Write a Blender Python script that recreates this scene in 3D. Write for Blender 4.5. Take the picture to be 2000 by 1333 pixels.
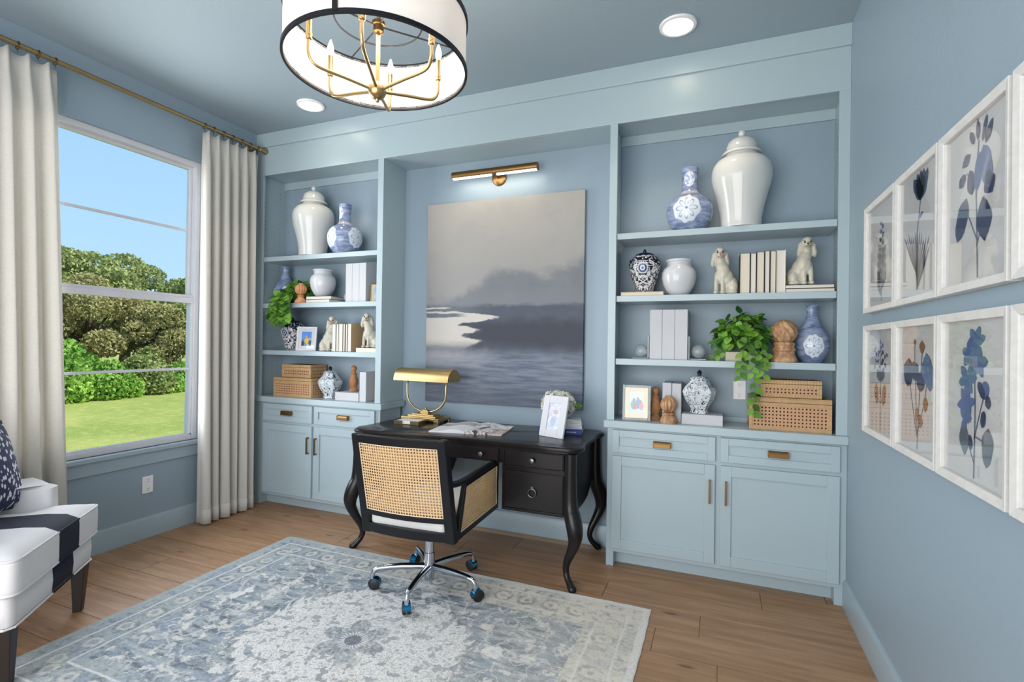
import bpy, bmesh, math, random
from mathutils import Vector, Matrix, Euler
random.seed(7)
for o in list(bpy.data.objects): bpy.data.objects.remove(o)
SC = bpy.context.scene
COL = SC.collection
PI = math.pi
def R(d): return math.radians(d)

# ------------------------------------------------------------------ camera
CAMPOS = Vector((3.6663, -3.2089, 1.3815)); YAW, PITCH, ROLL, FPX = 0.3840, 0.0060, 0.0147, 994.0
fw = Vector((-math.sin(YAW)*math.cos(PITCH), math.cos(YAW)*math.cos(PITCH), math.sin(PITCH)))
rt = Vector((math.cos(YAW), math.sin(YAW), 0)); up = rt.cross(fw)
rt2 = rt*math.cos(ROLL)+up*math.sin(ROLL); up2 = up*math.cos(ROLL)-rt*math.sin(ROLL)
cd = bpy.data.cameras.new('camera'); cam = bpy.data.objects.new('camera', cd); COL.objects.link(cam)
cam.matrix_world = Matrix(((rt2.x, up2.x, -fw.x, CAMPOS.x), (rt2.y, up2.y, -fw.y, CAMPOS.y), (rt2.z, up2.z, -fw.z, CAMPOS.z), (0, 0, 0, 1)))
cd.sensor_width = 36; cd.lens = FPX/2000*36; cd.clip_start = .02; cd.clip_end = 300
SC.camera = cam
# ------------------------------------------------------------------ light
vs = SC.view_settings; vs.view_transform = 'Standard'; vs.look = 'None'; vs.exposure = 0.36; vs.gamma = 1; vs.use_curve_mapping = False
w = bpy.data.worlds.new('sky'); SC.world = w; w.use_nodes = True; nt = w.node_tree
bgn = nt.nodes['Background']; tc = nt.nodes.new('ShaderNodeTexCoord'); sep = nt.nodes.new('ShaderNodeSeparateXYZ'); rmp = nt.nodes.new('ShaderNodeValToRGB')
nt.links.new(tc.outputs['Generated'], sep.inputs[0]); nt.links.new(sep.outputs['Z'], rmp.inputs[0]); nt.links.new(rmp.outputs[0], bgn.inputs[0])
e = rmp.color_ramp.elements; e[0].position = 0.0; e[0].color = (.46, .66, .84, 1); e[1].position = .75; e[1].color = (.17, .37, .76, 1)
k = rmp.color_ramp.elements.new(.22); k.color = (.37, .59, .83, 1)
k = rmp.color_ramp.elements.new(.42); k.color = (.29, .51, .82, 1)
bgn.inputs[1].default_value = 1.0
def lamp(name, kind, loc, energy, color=(1, 1, 1), rot=(0, 0, 0), **kw):
    d = bpy.data.lights.new(name, kind); d.energy = energy; d.color = color
    for a, b in kw.items(): setattr(d, a, b)
    o = bpy.data.objects.new(name, d); COL.objects.link(o); o.location = loc; o.rotation_euler = rot
    return o
def aim(v): return Vector(v).to_track_quat('-Z', 'Y').to_euler()
lamp('sun', 'SUN', (0, 0, 20), 5.0, (1, .96, .88), aim((-.62, -.25, -.75)), angle=R(1.5))
# fill light added at an assumed opening behind the camera; daylight through the window
lamp('rear_fill', 'AREA', (2.15, -4.52, 1.45), 104, (1, .97, .94), aim((0, 1, .02)), shape='RECTANGLE', size=3.4, size_y=2.5)
lamp('window_daylight', 'AREA', (-.018, -1.13, 1.68), 32, (.95, .98, 1), aim((1, 0, 0)), shape='RECTANGLE', size=1.2, size_y=1.95, spread=R(148))

# ------------------------------------------------------------------ node helper
class V:
    def __init__(s, g, k): s.g, s.k = g, k
    def __add__(s, o): return s.g.m('ADD', s, o)
    __radd__ = __add__
    def __sub__(s, o): return s.g.m('SUBTRACT', s, o)
    def __rsub__(s, o): return s.g.m('SUBTRACT', o, s)
    def __mul__(s, o): return s.g.m('MULTIPLY', s, o)
    __rmul__ = __mul__
    def __truediv__(s, o): return s.g.m('DIVIDE', s, o)
class G:
    def __init__(s, name):
        s.mat = bpy.data.materials.new(name); s.mat.use_nodes = True; s.t = s.mat.node_tree
        s.b = s.t.nodes['Principled BSDF']; s._o = None
    def n(s, ty, **kw):
        q = s.t.nodes.new(ty)
        for a, b in kw.items(): setattr(q, a, b)
        return q
    def put(s, inp, v):
        if isinstance(v, V): s.t.links.new(v.k, inp)
        elif hasattr(v, 'is_output'): s.t.links.new(v, inp)
        elif isinstance(v, (tuple, list)): inp.default_value = tuple(v)+((1,) if len(v) == 3 and inp.type == 'RGBA' else ())
        else: inp.default_value = v
    def m(s, op, a, b=0.0, c=None):
        q = s.n('ShaderNodeMath', operation=op); s.put(q.inputs[0], a); s.put(q.inputs[1], b)
        if c is not None: s.put(q.inputs[2], c)
        return V(s, q.outputs[0])
    def abs(s, a): return s.m('ABSOLUTE', a)
    def mx(s, a, b): return s.m('MAXIMUM', a, b)
    def mn(s, a, b): return s.m('MINIMUM', a, b)
    def sin(s, a): return s.m('SINE', a)
    def step(s, a, lo, hi):                      # smooth 0..1 from lo to hi
        q = s.n('ShaderNodeMapRange', interpolation_type='SMOOTHSTEP')
        s.put(q.inputs[0], a); s.put(q.inputs[1], lo); s.put(q.inputs[2], hi); return V(s, q.outputs[0])
    def obj(s):
        if s._o is None:
            s._tc = s.n('ShaderNodeTexCoord'); q = s.n('ShaderNodeSeparateXYZ'); s.t.links.new(s._tc.outputs['Object'], q.inputs[0])
            s._o = tuple(V(s, q.outputs[i]) for i in range(3)); s.oc = s._tc.outputs['Object']
        return s._o
    def vec(s, x, y, z):
        q = s.n('ShaderNodeCombineXYZ')
        for i, v in enumerate((x, y, z)): s.put(q.inputs[i], v)
        return q.outputs[0]
    def noise(s, scale, detail=4, vec=None, rough=.55, dist=0, col=False):
        s.obj(); q = s.n('ShaderNodeTexNoise'); s.put(q.inputs['Vector'], vec if vec is not None else s.oc)
        q.inputs['Scale'].default_value = scale; q.inputs['Detail'].default_value = detail; q.inputs['Roughness'].default_value = rough; q.inputs['Distortion'].default_value = dist
        return q.outputs['Color'] if col else V(s, q.outputs['Fac'])
    def voro(s, scale, vec=None, feat='F1', out='Distance'):
        s.obj(); q = s.n('ShaderNodeTexVoronoi', feature=feat); s.put(q.inputs['Vector'], vec if vec is not None else s.oc); q.inputs['Scale'].default_value = scale
        return V(s, q.outputs[out]) if out == 'Distance' else q.outputs[out]
    def rnd(s):
        q = s.n('ShaderNodeObjectInfo'); return V(s, q.outputs['Random'])
    def mix(s, f, a, b):
        q = s.n('ShaderNodeMix', data_type='RGBA'); s.put(q.inputs[0], f); s.put(q.inputs[6], a); s.put(q.inputs[7], b); return q.outputs[2]
    def curve(s, x, pts):
        q = s.n('ShaderNodeFloatCurve'); c = q.mapping.curves[0]; c.points[0].location = pts[0]; c.points[1].location = pts[-1]
        for p in pts[1:-1]: c.points.new(*p)
        q.mapping.update(); s.put(q.inputs['Value'], x); return V(s, q.outputs[0])
    def ell(s, x, z, cx, cz, rx, rz, soft=.1):
        u = (x-cx)/rx; v = (z-cz)/rz; r = s.m('SQRT', u*u+v*v); return 1.0-s.step(r, 1-soft, 1+soft)
    def bump(s, h, strength=.2, dist=.01):
        q = s.n('ShaderNodeBump'); q.inputs['Strength'].default_value = strength; q.inputs['Distance'].default_value = dist; s.put(q.inputs['Height'], h); s.put(s.b.inputs['Normal'], q.outputs[0])
    def fin(s, color=None, rough=None, metal=None, **kw):
        if color is not None: s.put(s.b.inputs['Base Color'], color)
        if rough is not None: s.put(s.b.inputs['Roughness'], rough)
        if metal is not None: s.put(s.b.inputs['Metallic'], metal)
        for a, v in kw.items(): s.put(s.b.inputs[a], v)
        return s.mat
def srgb(r, g, b):
    f = lambda c: (c/255/12.92) if c <= 10 else ((c/255+.055)/1.055)**2.4
    return (f(r), f(g), f(b))
def plain(name, c, rough=.5, metal=0, var=.06, vs_=8, bs=60, bd=.05, **kw):
    """one colour with slight mottling and fine relief"""
    g = G(name); n_ = g.noise(vs_, 3); c2 = tuple(min(1, x*(1+var)) for x in c); c1 = tuple(x*(1-var) for x in c)
    col = g.mix(n_, c1, c2)
    if bd: g.bump(g.noise(bs, 3), bd, .004)
    return g.fin(col, rough, metal, **kw)

# ------------------------------------------------------------------ mesh helper
class MB:
    def __init__(s): s.v, s.f = [], []
    def add(s, v, f):
        o = len(s.v); s.v += [tuple(p) for p in v]; s.f += [tuple(i+o for i in q) for q in f]; return s
    def box(s, x0, x1, y0, y1, z0, z1):
        return s.add([(x0, y0, z0), (x1, y0, z0), (x1, y1, z0), (x0, y1, z0), (x0, y0, z1), (x1, y0, z1), (x1, y1, z1), (x0, y1, z1)],
                     [(0, 3, 2, 1), (4, 5, 6, 7), (0, 1, 5, 4), (1, 2, 6, 5), (2, 3, 7, 6), (3, 0, 4, 7)])
    def rings(s, rs, closed=True, caps=True, loop=False):
        """skin a list of equal-length rings of points"""
        n = len(rs[0]); v = [p for r in rs for p in r]; f = []
        m = len(rs)
        for i in range(m if loop else m-1):
            i2 = (i+1) % m
            for j in range(n if closed else n-1):
                j2 = (j+1) % n; f.append((i*n+j, i*n+j2, i2*n+j2, i2*n+j))
        if caps and not loop: f.append(tuple(range(n-1, -1, -1))); f.append(tuple((m-1)*n+j for j in range(n)))
        return s.add(v, f)
    def lathe(s, prof, seg=32, c=(0, 0, 0), flute=None, caps=True):
        """prof: (r, z) from bottom to top; flute(z, a) scales r"""
        rs = []
        for r, z in prof:
            rs.append([(c[0]+r*(flute(z, 2*PI*j/seg) if flute else 1)*math.cos(2*PI*j/seg), c[1]+r*(flute(z, 2*PI*j/seg) if flute else 1)*math.sin(2*PI*j/seg), c[2]+z) for j in range(seg)])
        return s.rings(rs, caps=caps)
    def tube(s, pts, rad, seg=8, loop=False, flat=1.0):
        pts = [Vector(p) for p in pts]; n = len(pts); rs = []; ref = None
        for i, p in enumerate(pts):
            if loop: t = pts[(i+1) % n]-pts[i-1]
            else: t = pts[min(i+1, n-1)]-pts[max(i-1, 0)]
            t.normalize()
            if ref is None: ref = Vector((0, 0, 1)) if abs(t.z) < .9 else Vector((1, 0, 0))
            a = t.cross(ref).normalized(); b = a.cross(t).normalized(); ref = b
            r = rad[i] if isinstance(rad, (list, tuple)) else rad
            rs.append([tuple(p+a*(r*math.cos(2*PI*j/seg))+b*(r*flat*math.sin(2*PI*j/seg))) for j in range(seg)])
        return s.rings(rs, loop=loop)
    def prism(s, out, ax, a, b):
        """extrude a 2-d outline along an axis: ax x -> (y,z), y -> (x,z), z -> (x,y)"""
        def P(u, v, t): return {'x': (t, u, v), 'y': (u, t, v), 'z': (u, v, t)}[ax]
        return s.rings([[P(u, v, a) for u, v in out], [P(u, v, b) for u, v in out]])
    def sphere(s, c, r, seg=16, rg=10, sc=(1, 1, 1)):
        pr = [(max(1e-4, r*math.sin(PI*i/rg)), -r*math.cos(PI*i/rg)) for i in range(rg+1)]
        o = MB().lathe(pr, seg); return s.add([(c[0]+x*sc[0], c[1]+y*sc[1], c[2]+z*sc[2]) for x, y, z in o.v], o.f)
    def xf(s, m):
        s.v = [tuple(m @ Vector(p)) for p in s.v]; return s
    def mesh(s, name, smooth=False, fix=True):
        me = bpy.data.meshes.new(name); me.from_pydata(s.v, [], s.f)
        if fix:
            bm = bmesh.new(); bm.from_mesh(me); bmesh.ops.recalc_face_normals(bm, faces=bm.faces); bm.to_mesh(me); bm.free()
        if smooth:
            me.polygons.foreach_set('use_smooth', [True]*len(me.polygons))
            try: me.set_sharp_from_angle(angle=R(smooth if smooth > 1 else 40))
            except Exception: pass
        me.update(); return me
    def build(s, name, mat, par=None, smooth=False, bev=0, loc=None, rot=None, seg=2, fix=True):
        o = bpy.data.objects.new(name, s.mesh(name, smooth, fix)); COL.objects.link(o); o.data.materials.append(mat)
        if par is not None: o.parent = par
        if loc is not None: o.location = loc
        if rot is not None: o.rotation_euler = rot
        if bev:
            q = o.modifiers.new('bevel', 'BEVEL'); q.width = bev; q.segments = seg; q.limit_method = 'ANGLE'; q.angle_limit = R(40)
        return o
def tag(o, label, cat=None, group=None):
    o['label'] = label
    if cat: o['category'] = cat
    if group: o['group'] = group
    return o
def thing(name, label, cat, loc=(0, 0, 0), rz=0, group=None):
    o = bpy.data.objects.new(name, None); COL.objects.link(o); o.location = loc; o.rotation_euler = (0, 0, rz); o.empty_display_size = .1
    return tag(o, label, cat, group)
def struct(o): o['kind'] = 'structure'; return o
def stuff(o): o['kind'] = 'stuff'; return o
def B(x0, x1, y0, y1, z0, z1): return MB().box(x0, x1, y0, y1, z0, z1)
def copy_tree(o, par=None):
    c = o.copy(); COL.objects.link(c); c.parent = par
    for ch in [q for q in bpy.data.objects if q.parent == o]: copy_tree(ch, c)
    return c
def link(name, me, mat, par=None, loc=(0, 0, 0), rot=(0, 0, 0), sc=(1, 1, 1)):
    """another object that shares a mesh"""
    o = bpy.data.objects.new(name, me); COL.objects.link(o); o.location = loc; o.rotation_euler = rot; o.scale = sc
    if not me.materials: me.materials.append(mat)
    if par is not None: o.parent = par
    return o
def arc(cx, cy, r, a0, a1, n): return [(cx+r*math.cos(R(a0+(a1-a0)*i/n)), cy+r*math.sin(R(a0+(a1-a0)*i/n))) for i in range(n+1)]
def cat(pts, n=6):
    """Catmull-Rom through points"""
    P = [Vector(p) for p in pts]; out = []
    for i in range(len(P)-1):
        a = P[max(i-1, 0)]; b = P[i]; c = P[i+1]; d = P[min(i+2, len(P)-1)]
        for k in range(n):
            t = k/n; out.append(.5*((2*b)+(c-a)*t+(2*a-5*b+4*c-d)*t*t+(3*b-a-3*c+d)*t**3))
    out.append(P[-1]); return [tuple(p) for p in out]
# ------------------------------------------------------------------ materials
WALLC = srgb(146, 164, 177)
def paint(name, c, rough, bs=140, bd=.12):
    g = G(name); g.bump(g.noise(bs, 4), bd, .0025)
    return g.fin(g.mix(g.noise(1.2, 3), tuple(x*.97 for x in c), tuple(x*1.03 for x in c)), rough)
M_wall = paint('wall_paint', WALLC, .42, 90, .35)
M_ceil = paint('ceiling_paint', srgb(152, 167, 177), .6, 90, .2)
M_cab = paint('cabinet_paint', srgb(170, 187, 194), .3, 200, .03)
M_trim = paint('trim_paint', srgb(158, 175, 184), .3, 200, .03)
M_white = plain('white_vinyl', srgb(208, 207, 213), .35, bd=0)
M_brass = plain('brass', srgb(182, 156, 112), .32, 1, bd=.02)
M_antique = plain('antique_brass', srgb(140, 106, 66), .35, 1, .12, bd=.02)
M_gold = plain('lamp_brass', srgb(190, 164, 114), .36, 1, .05, bd=.02)
M_blackmetal = plain('black_metal', srgb(40, 40, 44), .4, .6)
M_plastic = plain('outlet_plastic', srgb(236, 236, 238), .35, bd=0)
M_slot = plain('socket_slot', srgb(40, 38, 36), .6, bd=0)
def glassmat(name, tint=(1, 1, 1), rough=0.0, ior=1.5):
    g = G(name); t = g.t; tr = g.n('ShaderNodeBsdfTransparent'); tr.inputs[0].default_value = tint+(1,)
    gl = g.n('ShaderNodeBsdfGlossy'); gl.inputs['Roughness'].default_value = rough; lw = g.n('ShaderNodeLayerWeight'); lw.inputs[0].default_value = .5
    r0 = ((ior-1)/(ior+1))**2; fz = V(g, lw.outputs['Facing']); fr = r0+(1-r0)*g.m('POWER', fz, 5.0)
    mx = g.n('ShaderNodeMixShader'); g.put(mx.inputs[0], fr); t.links.new(tr.outputs[0], mx.inputs[1]); t.links.new(gl.outputs[0], mx.inputs[2])
    t.links.new(mx.outputs[0], t.nodes['Material Output'].inputs[0]); return g.mat
M_glass = glassmat('window_glass', (.97, .985, .98), 0, 1.08)
M_fglass = glassmat('picture_glass', (1, 1, 1), 0.004, 1.5)
def emis(name, c, s):
    g = G(name); return g.fin(c, .5, **{'Emission Color': c, 'Emission Strength': s})

# floor planks
def plankmat():
    g = G('oak_plank'); x, y, z = g.obj(); r = g.rnd()
    v = g.vec(x*1.3+r*57, y*16+r*31, r*9)
    n1 = g.noise(1.6, 6, v, .62, .6); v2 = g.vec(x*5+r*20, y*70, r*5); n2 = g.noise(2.0, 3, v2)
    v3 = g.vec(x*2.2+r*91, y*7+r*13, 0); kn = 1.0-g.step(g.voro(1.05, v3), .03, .13)
    c = g.mix(g.step(n1, .3, .72), srgb(150, 112, 80), srgb(188, 150, 115))
    c = g.mix(n2*.35, c, srgb(128, 94, 66)); c = g.mix(kn*.75, c, srgb(70, 44, 28)); c = g.mix(r*.28, c, srgb(160, 130, 102))
    g.bump(n2, .12, .002); return g.fin(c, .46)
M_plank = plankmat()
M_seam = plain('plank_seam', srgb(214, 182, 150), .6)

# ------------------------------------------------------------------ room shell
W, HC, YR = 4.3174, 3.134, -4.6
fl = struct(B(-.14, W+.14, YR-.1, .42, -.12, -.011).build('floor', M_seam))
PW = .203; y1 = -.008+PW; row = 0
JO = {0: 3.90, 1: 3.09, 2: 3.60, 3: 3.40, 4: 3.68, -1: 2.4}
while y1 > YR:
    y0 = y1-PW; idx = row-1; js = []
    j = JO.get(idx, random.uniform(2.2, 4.2)); L = 1.83; k = j
    while k > 0.05: k -= L
    js = [0.0]
    while k < W:
        if k > .1 and k < W-.05: js.append(k)
        k += L
    js.append(W)
    for a, b in zip(js[:-1], js[1:]):
        B(a+.0016, b-.0016, max(y0, YR)+.0016, min(y1, .30)-.0016, -.011, 0).build('plank', M_plank, fl)
    y1 = y0; row += 1
struct(B(-.14, W+.14, YR-.1, .42, HC, HC+.12).build('ceiling', M_ceil))
struct(B(-.14, W+.14, .30, .42, -.1, HC+.05).build('wall_back', M_wall))
struct(B(W, W+.14, YR-.1, .30, -.1, HC+.05).build('wall_right', M_wall))
WY0, WY1, WZ0, WZ1 = -1.80, -.497, .626, 2.728
m = MB(); m.box(-.14, 0, YR-.1, WY0, -.1, HC+.05); m.box(-.14, 0, WY1, .30, -.1, HC+.05); m.box(-.14, 0, WY0, WY1, -.1, WZ0); m.box(-.14, 0, WY0, WY1, WZ1, HC+.05)
struct(m.build('wall_left', M_wall))
m = MB(); m.box(0, .40, YR-.1, YR, 0, HC); m.box(3.9, W, YR-.1, YR, 0, HC); m.box(.40, 3.9, YR-.1, YR, 2.75, HC)
struct(m.build('wall_rear', M_wall))
def bboard(name, out, ax, a, b):
    return struct(MB().prism(out, ax, a, b).build(name, M_trim, smooth=30))
bo = [(0, 0), (.016, 0), (.016, .128), (.009, .141), (0, .144)]
bboard('baseboard_left', [(u, v) for u, v in bo], 'y', YR, 0.0)
bboard('baseboard_right', [(W-u, v) for u, v in bo], 'y', YR, 0.0)
bboard('baseboard_back', [(.30-u, v) for u, v in bo], 'x', 1.30, 3.02)
# header over the built-ins and the crown board
m = MB(); m.box(0, W, 0, .02, 2.782, HC); m.box(0, 1.298, .02, .30, 2.80, HC); m.box(1.298, 3.0213, .02, .30, 2.782, HC); m.box(3.0213, W, .02, .30, 2.80, HC)
struct(m.build('trim_1', M_cab, bev=.002))
struct(B(0, W, -.018, 0, 3.017, HC).build('trim_2', M_cab, bev=.002))

# ------------------------------------------------------------------ window
wn = bpy.data.objects.new('window_1', None); COL.objects.link(wn); struct(wn); wn.location = (0, (WY0+WY1)/2, WZ0)
def wp(name, mat, *bx, **k):
    mm = MB()
    for b in bx: mm.box(b[0], b[1], b[2]-wn.location.y, b[3]-wn.location.y, b[4]-WZ0, b[5]-WZ0)
    return mm.build(name, mat, wn, **k)
f0, f1 = WY0, WY1
wp('frame', M_white, (-.11, -.022, f0, f0+.036, WZ0, WZ1), (-.11, -.022, f1-.036, f1, WZ0, WZ1), (-.11, -.022, f0+.036, f1-.036, WZ1-.036, WZ1), (-.11, -.022, f0+.036, f1-.036, WZ0, WZ0+.034), bev=.003)
wp('upper_sash', M_white, (-.10, -.065, f0+.036, f0+.055, 1.70, WZ1-.036), (-.10, -.065, f1-.055, f1-.036, 1.70, WZ1-.036), (-.10, -.065, f0+.055, f1-.055, WZ1-.056, WZ1-.036), bev=.002)
wp('lower_sash', M_white, (-.065, -.03, f0+.036, f0+.05, WZ0+.034, 1.655), (-.065, -.03, f1-.05, f1-.036, WZ0+.034, 1.655), (-.065, -.03, f0+.036, f1-.036, WZ0+.034, WZ0+.046), bev=.002)
wp('meeting_rail', M_white, (-.075, -.026, f0+.036, f1-.036, 1.654, 1.694), (-.10, -.04, f0+.036, f1-.036, 1.694, 1.716), bev=.002)
wp('muntin', M_white, (-.088, -.078, f0+.055, f1-.055, 2.199, 2.218), bev=.002)
wp('muntin', M_white, (-.053, -.043, f0+.05, f1-.05, 1.150, 1.169), bev=.002)
wp('pane', M_glass, (-.085, -.081, f0+.055, f1-.055, 1.716, WZ1-.056))
wp('pane', M_glass, (-.050, -.046, f0+.05, f1-.05, WZ0+.046, 1.655))
wp('sill', M_trim, (-.022, .034, f0-.05, f1+.05, .594, .626), bev=.006)
wp('apron', M_trim, (0, .014, f0-.03, f1+.03, .510, .594), bev=.003)

# ------------------------------------------------------------------ built-ins
SHZ = (2.088, 1.695, 1.300)
def bookcase(label, x0, xi0, xi1, x1, p0, p1):
    t = thing('bookcase', label, 'bookcase', (x0, 0, .914)); ox, oz = x0, .914
    def p(n, a, b, c, d, e_, f_, bev=.0015): return B(a-ox, b-ox, c, d, e_-oz, f_-oz).build(n, M_cab, t, bev=bev)
    p('stile', x0, xi0, 0, .02, .914, 2.782); p('stile', xi1, x1, 0, .02, .914, 2.782)
    p('side_panel', x0, p0, .02, .30, .914, 2.80); p('side_panel', p1, x1, .02, .30, .914, 2.80)
    p('back_panel', p0, p1, .285, .30, .914, 2.80).data.materials[0] = M_wall; p('nailer', p0, p1, .268, .285, 2.735, 2.80)  # back panel takes the darker wall paint to paint in the bay's shade
    p('backsplash', p0, p1, .273, .285, .914, .945)
    for z in SHZ: p('shelf', xi0+.003, xi1-.003, .010, .284, z-.038, z, .002)
    hm = MB()
    for xx, s in ((p0, 1), (p1, -1)):
        for yy in (.065, .225):
            for i in range(44):
                z = 1.05+i*.038; hm.box(xx-ox-(.0004 if s > 0 else .0006), xx-ox+(.0006 if s > 0 else .0004), yy-.0025, yy+.0025, z-oz-.0025, z-oz+.0025)
    stuff(hm.build('peg_holes', M_slot, t)); return t
bookcase('tall open blue bookcase between the curtained window and the painting', 0.0, .069, 1.2466, 1.298, .022, 1.275)
bookcase('tall open blue bookcase beside the wall of framed botanicals', 3.0213, 3.0684, 4.265, W, 3.042, 4.297)
def shaker(name, x0, x1, z0, z1, t, fr, ox, handle):
    """overlay door or drawer front: frame proud of a recessed panel"""
    m = MB(); a, b = x0-ox, x1-ox
    m.box(a, a+fr, -.02, 0, z0, z1); m.box(b-fr, b, -.02, 0, z0, z1); m.box(a+fr, b-fr, -.02, 0, z0, z0+fr); m.box(a+fr, b-fr, -.02, 0, z1-fr, z1)
    d = m.build(name, M_cab, t, bev=.0018)
    B(a+fr-.001, b-fr+.001, -.0095, -.002, z0+fr-.001, z1-fr+.001).build('panel', M_cab, d)
    if handle == 'cup':
        cx, cz = (a+b)/2, (z0+z1)/2; h = MB()
        h.box(cx-.052, cx+.052, -.0205+.008, -.017+.008, cz-.017, cz+.018)
        h.prism([(-.012, cz+.018), (-.034, cz+.014), (-.038, cz+.004), (-.038, cz-.016), (-.034, cz-.016), (-.033, cz+.006), (-.012, cz+.013)], 'x', cx-.048, cx+.048)
        for s in (-1, 1): h.box(cx+s*.048-.003, cx+s*.048+.003, -.039, -.012, cz-.018, cz+.018)
        tag(h.build('handle', M_antique, d, bev=.0012), 'antique brass cup pull')
    else:
        hx = {'l': a+fr*.5, 'r': b-fr*.5}[handle]; zt = z1-.085; h = MB()
        h.box(hx-.005, hx+.005, -.048, -.038, zt-.135, zt); h.box(hx-.005, hx+.005, -.04, -.02, zt-.012, zt); h.box(hx-.005, hx+.005, -.04, -.02, zt-.135, zt-.123)
        tag(h.build('handle', M_antique, d, bev=.001), 'slim antique brass bar pull')
def base_cabinet(label, x0, x1, fr, xs, ft):
    t = thing('base_cabinet', label, 'cabinet', (x0, 0, 0)); m = MB(); L = x1-x0
    m.box(0, L, 0, .27, .092, .869); m.box(0, ft[0], 0, .09, 0, .092); m.box(L-ft[1], L, 0, .09, 0, .092)
    m.build('body', M_cab, t, bev=.002)
    B(ft[0], L-ft[1], .08, .095, 0, .092).build('toe_kick', M_cab, t)
    (a, b), (c, d) = xs
    shaker('drawer', a, b, .716, .856, t, .042, x0, 'cup'); shaker('drawer', c, d, .716, .856, t, .042, x0, 'cup')
    shaker('door', a, b, .120, .694, t, .058, x0, 'r'); shaker('door', c, d, .120, .694, t, .058, x0, 'l')
    return t
base_cabinet('blue base cabinet with brass pulls beside the long curtain', .0, 1.300, 1, ((.128, .655), (.677, 1.262)), (.082, .05))
base_cabinet('blue base cabinet with brass pulls under the bigger cane basket', 3.0284, W, 1, ((3.063, 3.661), (3.690, 4.282)), (.047, .055))
tag(B(0, 1.330, -.034, .284, .869, .914).build('worktop', M_cab, bev=.003), 'blue painted worktop holding the cane boxes near the curtain', 'worktop')
tag(B(3.010, W, -.034, .284, .869, .914).build('worktop', M_cab, bev=.003), 'blue painted worktop holding the cane boxes by the framed botanicals', 'worktop')

# ------------------------------------------------------------------ outlets
def outlet(label, loc, rz):
    t = thing('power_outlet', label, 'outlet', loc, rz)
    B(-.036, .036, -.006, 0, 0, .118).build('cover_plate', M_plastic, t, bev=.003)
    for z in (.028, .090):
        s = MB().prism([(.016*math.cos(q*PI/8)*(1 if abs(math.cos(q*PI/8)) < .95 else .95), z+.015*math.sin(q*PI/8)) for q in range(16)], 'y', -.0085, -.005).build('socket', M_plastic, t, bev=.0008)
        q = MB(); q.box(-.0075, -.0055, -.0090, -.0083, z+.001, z+.009); q.box(.0055, .0075, -.0090, -.0083, z+.002, z+.008); q.box(-.002, .002, -.0090, -.0083, z-.010, z-.006); q.build('slots', M_slot, s)
outlet('white power outlet on the wall under the window', (0, -.865, .308), R(90))
outlet('white power outlet on the back of the bookcase beside the trailing plant', (3.797, .285, 1.056), 0)
# ------------------------------------------------------------------ more materials
def lacquer():
    g = G('black_lacquer'); n_ = g.noise(3, 4); c = g.mix(n_, (.006, .006, .008), (.016, .013, .012)); g.bump(g.noise(40, 3), .03, .003); return g.fin(c, .27, **{'Specular IOR Level': .32})
M_black = lacquer()
M_black2 = plain('black_chair_paint', (.008, .009, .012), .38, bd=.03, **{'Specular IOR Level': .28})
M_pewter = plain('pewter', srgb(120, 122, 126), .35, 1)
M_chrome = plain('chrome', srgb(200, 202, 210), .12, 1, .02, bd=0)
M_teal = plain('blue_chrome', srgb(40, 120, 160), .12, .9, .05, bd=0)
M_wheel = plain('caster_rubber', (.01, .01, .012), .5)
M_linen = plain('white_linen', srgb(212, 210, 208), .85, 0, .03, 30, 500, .2)
def canemat():
    g = G('woven_cane'); r = g.noise(90, 3); return g.fin(g.mix(r, srgb(206, 164, 112), srgb(236, 206, 164)), .5)
M_cane = canemat()
M_spline = plain('cane_spline', srgb(228, 204, 172), .5)

# ------------------------------------------------------------------ desk
dk = thing('desk', 'black lacquered desk with curved cabriole legs and ring pull drawers', 'desk', (2.17, -.085, 0))
q4 = [(0, -.305), (.22, -.310), (.42, -.335), (.60, -.357), (.70, -.358), (.752, -.345), (.775, -.322), (.795, -.285), (.797, -.25), (.782, -.20), (.776, -.12), (.780, 0)]
full = q4+[(x, -y) for x, y in reversed(q4[1:-1])]
full = full+[(0, .305)]+[(-x, -y) for x, y in q4[1:]]+[(-x, y) for x, y in reversed(q4[1:-1])]
lp = cat([(x, y, 0) for x, y in full+[full[0]]], 3)[:-1]
def oz(s, z): return [(x*s, y*(s if s >= 1 else 1-(1-s)*2), z) for x, y, _ in lp]
MB().rings([oz(.975, .762), oz(.985, .765), oz(.985, .772), oz(1, .776), oz(1.003, .784), oz(1, .793), oz(.99, .797), oz(.985, .80)]).build('desk_top', M_black, dk, smooth=35)
def cab_leg(sx, sy):
    px, py = .735*sx, (.30 if sy > 0 else -.325); dx, dy = .78*sx, .62*sy
    prof = [(.764, 0, .034), (.60, 0, .036), (.47, .004, .042), (.42, .020, .047), (.37, .040, .047), (.32, .050, .043), (.27, .042, .034), (.21, .012, .027), (.15, -.022, .022), (.10, -.034, .0185), (.06, -.020, .018), (.03, .008, .0205), (.012, .028, .024), (0, .032, .021)]
    pts = cat([(px+dx*s, py+dy*s, z) for z, s, r in prof], 3); rr = cat([(r, 0, 0) for z, s, r in prof], 3)
    MB().tube(pts, [r[0] for r in rr], 14).build('leg', M_black, dk, smooth=50)
for sx in (-1, 1):
    for sy in (-1, 1): cab_leg(sx, sy)
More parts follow.
